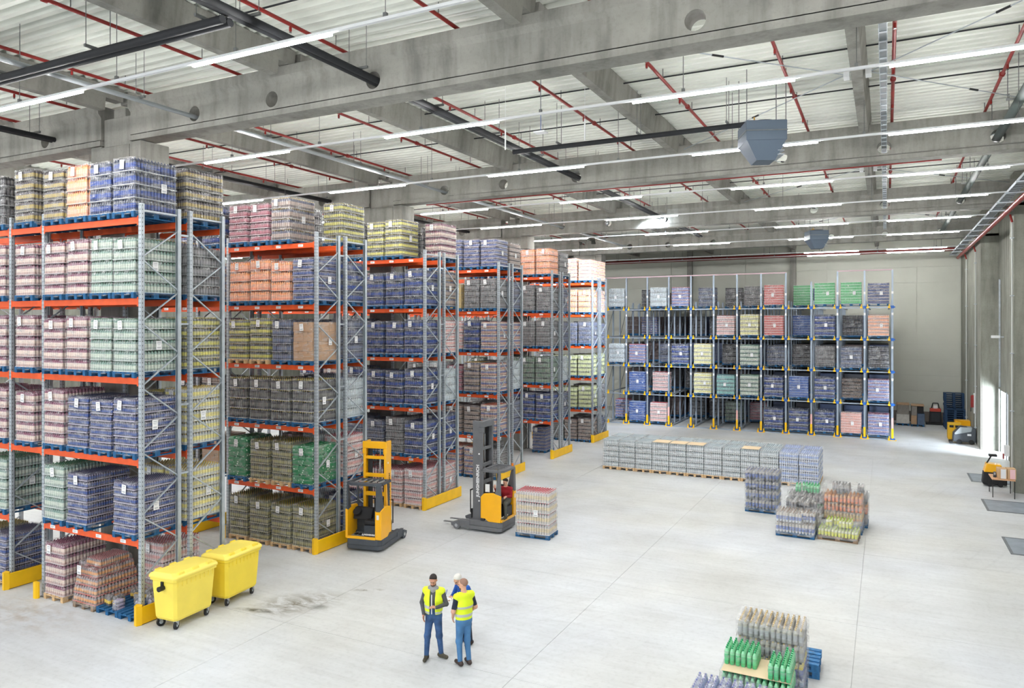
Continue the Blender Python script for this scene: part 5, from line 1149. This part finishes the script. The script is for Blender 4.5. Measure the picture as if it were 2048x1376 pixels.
# third man: white hair, blue shirt, bending over his notes
s_ = .93
J = J0(chest=(0, .05, 1.25), upch=(0, .11, 1.38), neck=(0, .14, 1.43), headb=(0, .2, 1.5), shL=(-.175, .11, 1.38), shR=(.175, .11, 1.38), elL=(-.26, .12, 1.12), wrL=(-.08, .33, 1.15), elR=(.28, .16, 1.13), wrR=(.1, .36, 1.18))
J = {k: tuple(np.array(v) * s_) for k, v in J.items()}
for q in ('anL', 'anR'): J[q] = (*J[q][:2], .1)
t = person('white-haired man in blue shirt writing on a sheet, mostly hidden behind the others', (-8.22, 13.95, 0), face(-.35, -.93), J, [M_SKIN2, M_SHIRT, M_TEE, M_SHIRT, M_EYE, M_LIP, M_SKIN2], M_SHOEB,
       ((0, .235, 1.455), 0, R(-35), 0, 0, 'white', .98, None), hands=[((-.075, .31, 1.07), (.3, 1, .1), (0, 0, -1), 0, .6, 1), ((.09, .335, 1.1), (-.4, 1, -.1), (0, 0, 1), 0, 1.0, 1)], sleeve=1, cloth=M_HAIRW)
tag(obj('note_sheet', MB().box(-.11, -.08, 0, .11, .08, .004), M_PAPER, None, (-8.41, 13.52, 1.095), .4), 'white sheet of paper held by the white-haired man', 'paper')
tag(obj('pen', MB().cyl((0, 0, 0), (.02, .03, .12), .006, n=6), M_BLUE, None, (-8.52, 13.58, 1.13)), 'blue pen in the hand of the white-haired man', 'pen')
# driver
Jd = dict(pel=(0, .0, .99), waist=(0, -.02, 1.1), chest=(0, -.01, 1.27), upch=(0, .0, 1.4), neck=(0, .01, 1.45), headb=(0, .03, 1.55), shL=(-.18, 0, 1.4), shR=(.18, 0, 1.4), elL=(-.23, .12, 1.16), elR=(.27, .14, 1.2), wrL=(-.14, .34, 1.2), wrR=(.3, .26, 1.42),
          hipL=(-.09, .02, .97), hipR=(.09, .02, .97), knL=(-.12, .38, .96), knR=(.13, .36, .96), anL=(-.12, .36, .53), anR=(.13, .36, .53), toeL=(-.12, .5, .47), toeR=(.13, .5, .47))
person('driver in dark red sweater seated in the reach truck', (-11.62, 22.4, 0), face(.12, -.99), Jd, [M_SKIN2, M_SWEAT, M_GTROU, M_SWEAT, M_EYE, M_LIP, M_SKIN2], M_SHOE,
       ((0, .05, 1.62), R(-28), R(-16), 0, 0, 'short', 1.0, None), hands=[((-.14, .34, 1.2), (.2, 1, -.1), (0, 0, 1), 0, .9, -1), ((.3, .26, 1.42), (0, .3, 1), (0, 1, 0), 0, .9, 1)], sleeve=1, cloth=M_HAIRD)

# ------------------------------------------------------------ FAR RIGHT CORNER AND WALL
M_BOXG = mat('grey_white_wrap', srgb(200, 198, 192), .6, 0, .1, 6)
def boxstack(loc, parts, label, rz=0):
    t = thing('box_stack', label, 'boxes', loc, rz); po = obj('pallet', PAL['b'], None, t)
    for (n_, x0, y0, z0, x1, y1, z1, m) in parts: obj(n_, MB().box(x0, y0, z0, x1, y1, z1), m, t, bevel=.015)
    return t
M_TAN = mat('tan_board', srgb(176, 146, 116), .8, 0, .1, 6); M_GRYB = mat('grey_board', srgb(140, 136, 130), .8, 0, .12, 6); M_BLB = mat('blue_grey_crate', srgb(78, 96, 122), .6, 0, .1, 6)
boxstack((1.05, 58.6, .001), [('crate', -.4, -.6, .144, .4, .6, .78, M_BOXG), ('crate', -.36, -.55, .78, .38, .55, 1.42, M_GRYB), ('lid_board', -.4, -.6, 1.42, .42, .6, 1.5, M_TAN)], 'pallet of white and grey crates against the far wall, right of the deep rack')
boxstack((1.95, 58.4, .001), [('carton', -.4, -.6, .144, -.05, .6, .75, M_TAN), ('crate', -.02, -.6, .144, .42, .6, .9, M_BLB), ('carton', -.38, -.55, .75, -.04, .55, 1.38, M_GRYB), ('carton', -.02, -.5, .92, .36, .5, 1.36, M_BLACK), ('lid_board', -.4, -.6, 1.4, .4, .6, 1.47, M_TAN)], 'pallet of mixed cartons and a blue-grey crate against the far wall')
t = thing('stacker', 'small black and red electric stacker parked at the far wall', 'machine', (3.1, 59.7, 0))
obj('body', MB().prism([(-.38, .12), (.38, .12), (.34, .95), (.24, 1.12), (-.24, 1.12), (-.34, .95)], 'y', -.3, .3), M_BLACK, t, bevel=.03); obj('top_cover', MB().box(-.34, -.32, .92, .34, .25, 1.14), mat('machine_red', srgb(196, 66, 44), .45), t, bevel=.03)
obj('handle_hoop', MB().cyl((-.24, -.1, 1.1), (-.16, -.1, 1.5), .035, n=8).cyl((.24, -.1, 1.1), (.16, -.1, 1.5), .035, n=8).cyl((-.16, -.1, 1.5), (.16, -.1, 1.5), .035, n=8), M_BLACK, t); obj('screen', MB().box(-.12, -.2, 1.12, .12, -.16, 1.36), M_PAPER, t)
obj('foot', MB().box(-.6, -.4, 0, .6, .4, .12), M_BLACK, t); 
for k in range(6): obj('vent_slat', MB().box(-.26, -.315, .25 + k * .1, .26, -.3, .3 + k * .1), M_DARK, t)
t = thing('film_roll_stack', 'stack of white film rolls and white crates at the far wall', 'rolls', (4.05, 59.9, 0.0))
obj('crate', MB().box(-.35, -.4, 0.0, .35, .35, 1.0), M_WHITEM, t, bevel=.02)
for i in range(3): obj('film_roll', MB().cyl((-.26 + i * .26, -.42, 1.12), (-.26 + i * .26, .3, 1.12), .12, n=16).cyl((-.26 + i * .26, -.425, 1.12), (-.26 + i * .26, -.42, 1.12), .04, n=10, m=1), [M_WHITEM, M_DARK], t)
for i in range(2): obj('film_roll', MB().cyl((-.13 + i * .26, -.42, 1.34), (-.13 + i * .26, .3, 1.34), .12, n=16).cyl((-.13 + i * .26, -.425, 1.34), (-.13 + i * .26, -.42, 1.34), .04, n=10, m=1), [M_WHITEM, M_DARK], t)
M_PALD = mat('dark_blue_pallet', srgb(24, 58, 92), .7, 0, .3, 10)
PAL['d'] = pallet_mb().mesh('pallet'); PAL['d'].materials.append(M_PALD)
def pstack(x, y, n, label, grp):
    for k in range(n):
        o = obj('stacked_pallet', PAL['d'], None, None, (x + random.uniform(-.02, .02), y, .001 + k * .1465), R(90) + random.uniform(-.02, .02)); tag(o, label % (['bottom', 'second', 'third', 'fourth', 'fifth', 'sixth', 'seventh', 'eighth', 'ninth', 'tenth', 'eleventh', 'twelfth', 'thirteenth', 'fourteenth', 'fifteenth', 'topmost'][k] if k < n - 1 else 'topmost'), 'pallet', grp)
pstack(4.15, 57.6, 9, 'dark blue empty pallet, %s of the lower stack in the far right corner', 'lower stack of empty blue pallets'); pstack(4.15, 58.7, 16, 'dark blue empty pallet, %s of the tall stack in the far right corner', 'tall stack of empty blue pallets')
t = thing('floor_scrubber', 'dark grey and silver ride-on floor scrubber by the right wall', 'machine', (4.15, 50.9, 0), R(0))
obj('body', MB().prism([(-.62, .12), (.55, .12), (.55, .95), (-.25, 1.02), (-.6, .6)], 'y', -.4, .4), M_TRUCKD, t, bevel=.06); obj('tank_cover', MB().prism([(-.56, .62), (-.25, 1.0), (.35, .98), (.3, .75), (-.5, .55)], 'y', -.42, .42), mat('silver_grey', srgb(160, 168, 172), .35), t, bevel=.02)
obj('squeegee', MB().box(-.8, -.45, .03, -.62, .45, .12), M_BLACK, t); obj('wheel', MB().cyl((.3, -.44, .14), (.3, -.38, .14), .14, n=14).cyl((-.3, -.44, .14), (-.3, -.38, .14), .14, n=14), M_BLACK, t); obj('badge', MB().box(.1, -.405, .5, .3, -.4, .62), M_WHITEM, t)
t = thing('waste_press', 'yellow box container with dark slots beside the floor scrubber', 'container', (3.72, 52.3, 0)); obj('body', MB().box(-.36, -.4, .05, .36, .4, 1.02), mat('mustard', srgb(226, 176, 20), .5, 0, .1), t, bevel=.03)
for k in range(2): obj('slot', MB().box(-.28 + k * .3, -.405, .78, -.06 + k * .3, -.4, .92), M_BLACK, t)
obj('foot', MB().box(-.3, -.35, 0, .3, .35, .05), M_BLACK, t)
t = thing('yellow_cabinet', 'orange-yellow cabinet behind the floor scrubber', 'cabinet', (4.3, 54.4, 0)); obj('body', MB().box(-.42, -.4, .03, .42, .4, .98), M_TRUCKY, t, bevel=.02); obj('door', MB().box(-.36, -.41, .1, -.01, -.4, .9).box(.01, -.41, .1, .36, -.4, .9), M_TRUCKY, t); obj('plinth', MB().box(-.4, -.38, 0, .4, .38, .03), M_BLACK, t)
t = thing('fire_extinguisher', 'red fire extinguisher cabinet on the right wall near the far corner', 'extinguisher', (4.66, 52.0, 2.4)); obj('cylinder', MB().cyl((-.02, 0, -.35), (-.02, 0, .3), .1, n=14).sphere((-.02, 0, .3), .1, 12, 6), M_RED, t); obj('hose', MB().cyl((-.08, 0, .38), (-.1, 0, -.6), .02, n=6), M_BLACK, t); obj('backplate', MB().box(.04, -.16, -.7, .08, .16, .5), M_WHITEM, t)
# small table with cartons, pallet jack behind it
t = thing('table', 'small wooden-topped table with dark metal legs against the right pier', 'table', (4.24, 36.0, 0)); obj('tabletop', MB().box(-.4, -.55, .72, .4, .65, .75), mat('table_beech', srgb(214, 166, 126), .5, 0, .1, 5), t)
for a in (-.37, .37):
    for b in (-.52, .62): obj('leg', MB().box(a - .014, b - .014, 0, a + .014, b + .014, .72), M_BLACK, t)
M_PINKT = mat('pink_white_print', srgb(236, 196, 200), .7)
for i, (x, y, lab) in enumerate(((4.2, 35.8, 'brown carton with pale print, left of two on the small table'), (4.52, 35.85, 'brown carton with pink print, right of two on the small table'))):
    t = thing('carton', lab, 'carton', (x, y, .752), R(3)); obj('box', MB().box(-.15, -.22, 0, .15, .22, .42), M_CARD, t, bevel=.004); obj('printed_strip', MB().box(-.06, -.224, .02, .12, -.22, .4), M_PINKT if i else M_WHITEM, t); obj('lid_flap', MB().box(-.15, -.22, .42, -.005, .22, .425).box(.005, -.22, .42, .15, .22, .425), M_CARD, t)
t = thing('desk_phone', 'small dark handheld device beside the cartons on the table', 'device', (3.98, 35.9, .752)); obj('body', MB().box(-.05, -.04, 0, .05, .08, .22, taper=.01), M_DARK, t); obj('screen', MB().box(-.03, -.036, .1, .03, -.032, .2), M_GREYP, t)
t = thing('pallet_truck', 'yellow and black electric pallet truck parked behind the small table', 'machine', (4.2, 38.1, 0)); obj('chassis', MB().prism([(-.45, .08), (.45, .08), (.45, .4), (.3, .62), (-.4, .62)], 'y', -.3, .3), M_BLACK, t, bevel=.05); obj('cover', MB().prism([(-.4, .6), (.32, .6), (.25, .95), (-.3, .98)], 'y', -.28, .28), M_TRUCKY, t, bevel=.04)
obj('tiller', MB().cyl((-.3, 0, .9), (-.1, 0, 1.3), .03, n=8).box(-.2, -.16, 1.28, .1, .16, 1.36), M_BLACK, t); obj('wheel', MB().cyl((-.2, -.33, .1), (-.2, -.27, .1), .1, n=12).cyl((.2, -.33, .1), (.2, -.27, .1), .1, n=12), M_BLACK, t)
for k in (-.15, .15): obj('fork', MB().box(-.1 + k - .06, .3, .07, -.1 + k + .06, 1.2, .12), M_BLACK, t)
# wall fittings
def downpipe(x, y, z1, label):
    t = thing('downpipe', label, 'pipe', (x, y, 0)); obj('pipe', MB().cyl((0, 0, .02), (0, 0, z1), .035, n=10), mat('pipe_grey_white', srgb(190, 192, 190), .5), t)
    for z in np.arange(1, z1, 2.4): obj('bracket', MB().box(-.07, -.07, z, .07, .07, z + .04), M_GALV, t)
    obj('red_branch', MB().cyl((0, 0, z1), (-.1, -.25, z1 + .25), .045, n=8), M_RED, t)
downpipe(4.66, 50.6, 11.3, 'white vertical downpipe on the right wall near the far corner'); downpipe(4.68, 36.72, 11.3, 'white vertical downpipe on the concrete pier behind the small table'); downpipe(4.66, 56.0, 11.3, 'white vertical downpipe on the right wall closest to the far corner')
t = thing('hydrant_valve', 'white valve box with red handwheel on the right pier above the pallet truck', 'valve', (4.66, 38.0, 1.35)); obj('housing', MB().box(-.1, -.16, 0, .08, .16, .45), M_WHITEM, t, bevel=.01); obj('handwheel', MB().cyl((-.16, -.05, -.02), (-.12, -.05, -.02), .12, n=14), M_RED, t)
t = thing('wall_camera', 'small white camera on a bracket high on the right wall', 'camera', (5.52, 46.8, 6.3)); obj('housing', MB().box(-.5, -.12, 0, -.1, .05, .14), M_WHITEM, t, bevel=.02); obj('arm', MB().box(-.1, -.04, .03, .08, .04, .1), M_GALV, t)
tag(obj('cable_duct', MB().box(5.5, 47.9, 3.6, 5.58, 47.98, 9.5), M_GALV), 'vertical steel cable duct on the recessed right wall', 'duct')
tag(obj('yellow_hook', MB().prism([(0, 0), (.12, 0), (.12, .5), (.3, .9), (.22, .95), (0, .5)], 'x', -.03, .03), M_YELG, None, (-18.1, 36.66, 1.0)), 'yellow bracket on the pillar seen under the fifth double rack', 'bracket')
# overhead extras: pipe hangers dangling low near the second strip light
t = thing('sensor_panel', 'small white sensor panel hanging from the deck over the second aisle', 'sensor', (-8.1, 17.6, 12.05)); obj('panel', MB().box(-.16, -.12, 0, .16, .12, .04), M_WHITEM, t); obj('cable', MB().cyl((0, 0, .04), (0, 0, 1.4), .008, n=4), M_BLUE, t)
for i, x in enumerate((-9.2, -6.9)): tag(obj('hanging_rod', MB().cyl((x, 17.7, 11.75), (x, 17.7, 12.3), .02, n=6).cyl((x, 17.7, 12.3), (x, 17.7, 13.6), .006, n=4), M_WHITEM), 'short white tube hanging from a wire, ' + ('left' if i == 0 else 'right') + ' of the sensor panel', 'tube')
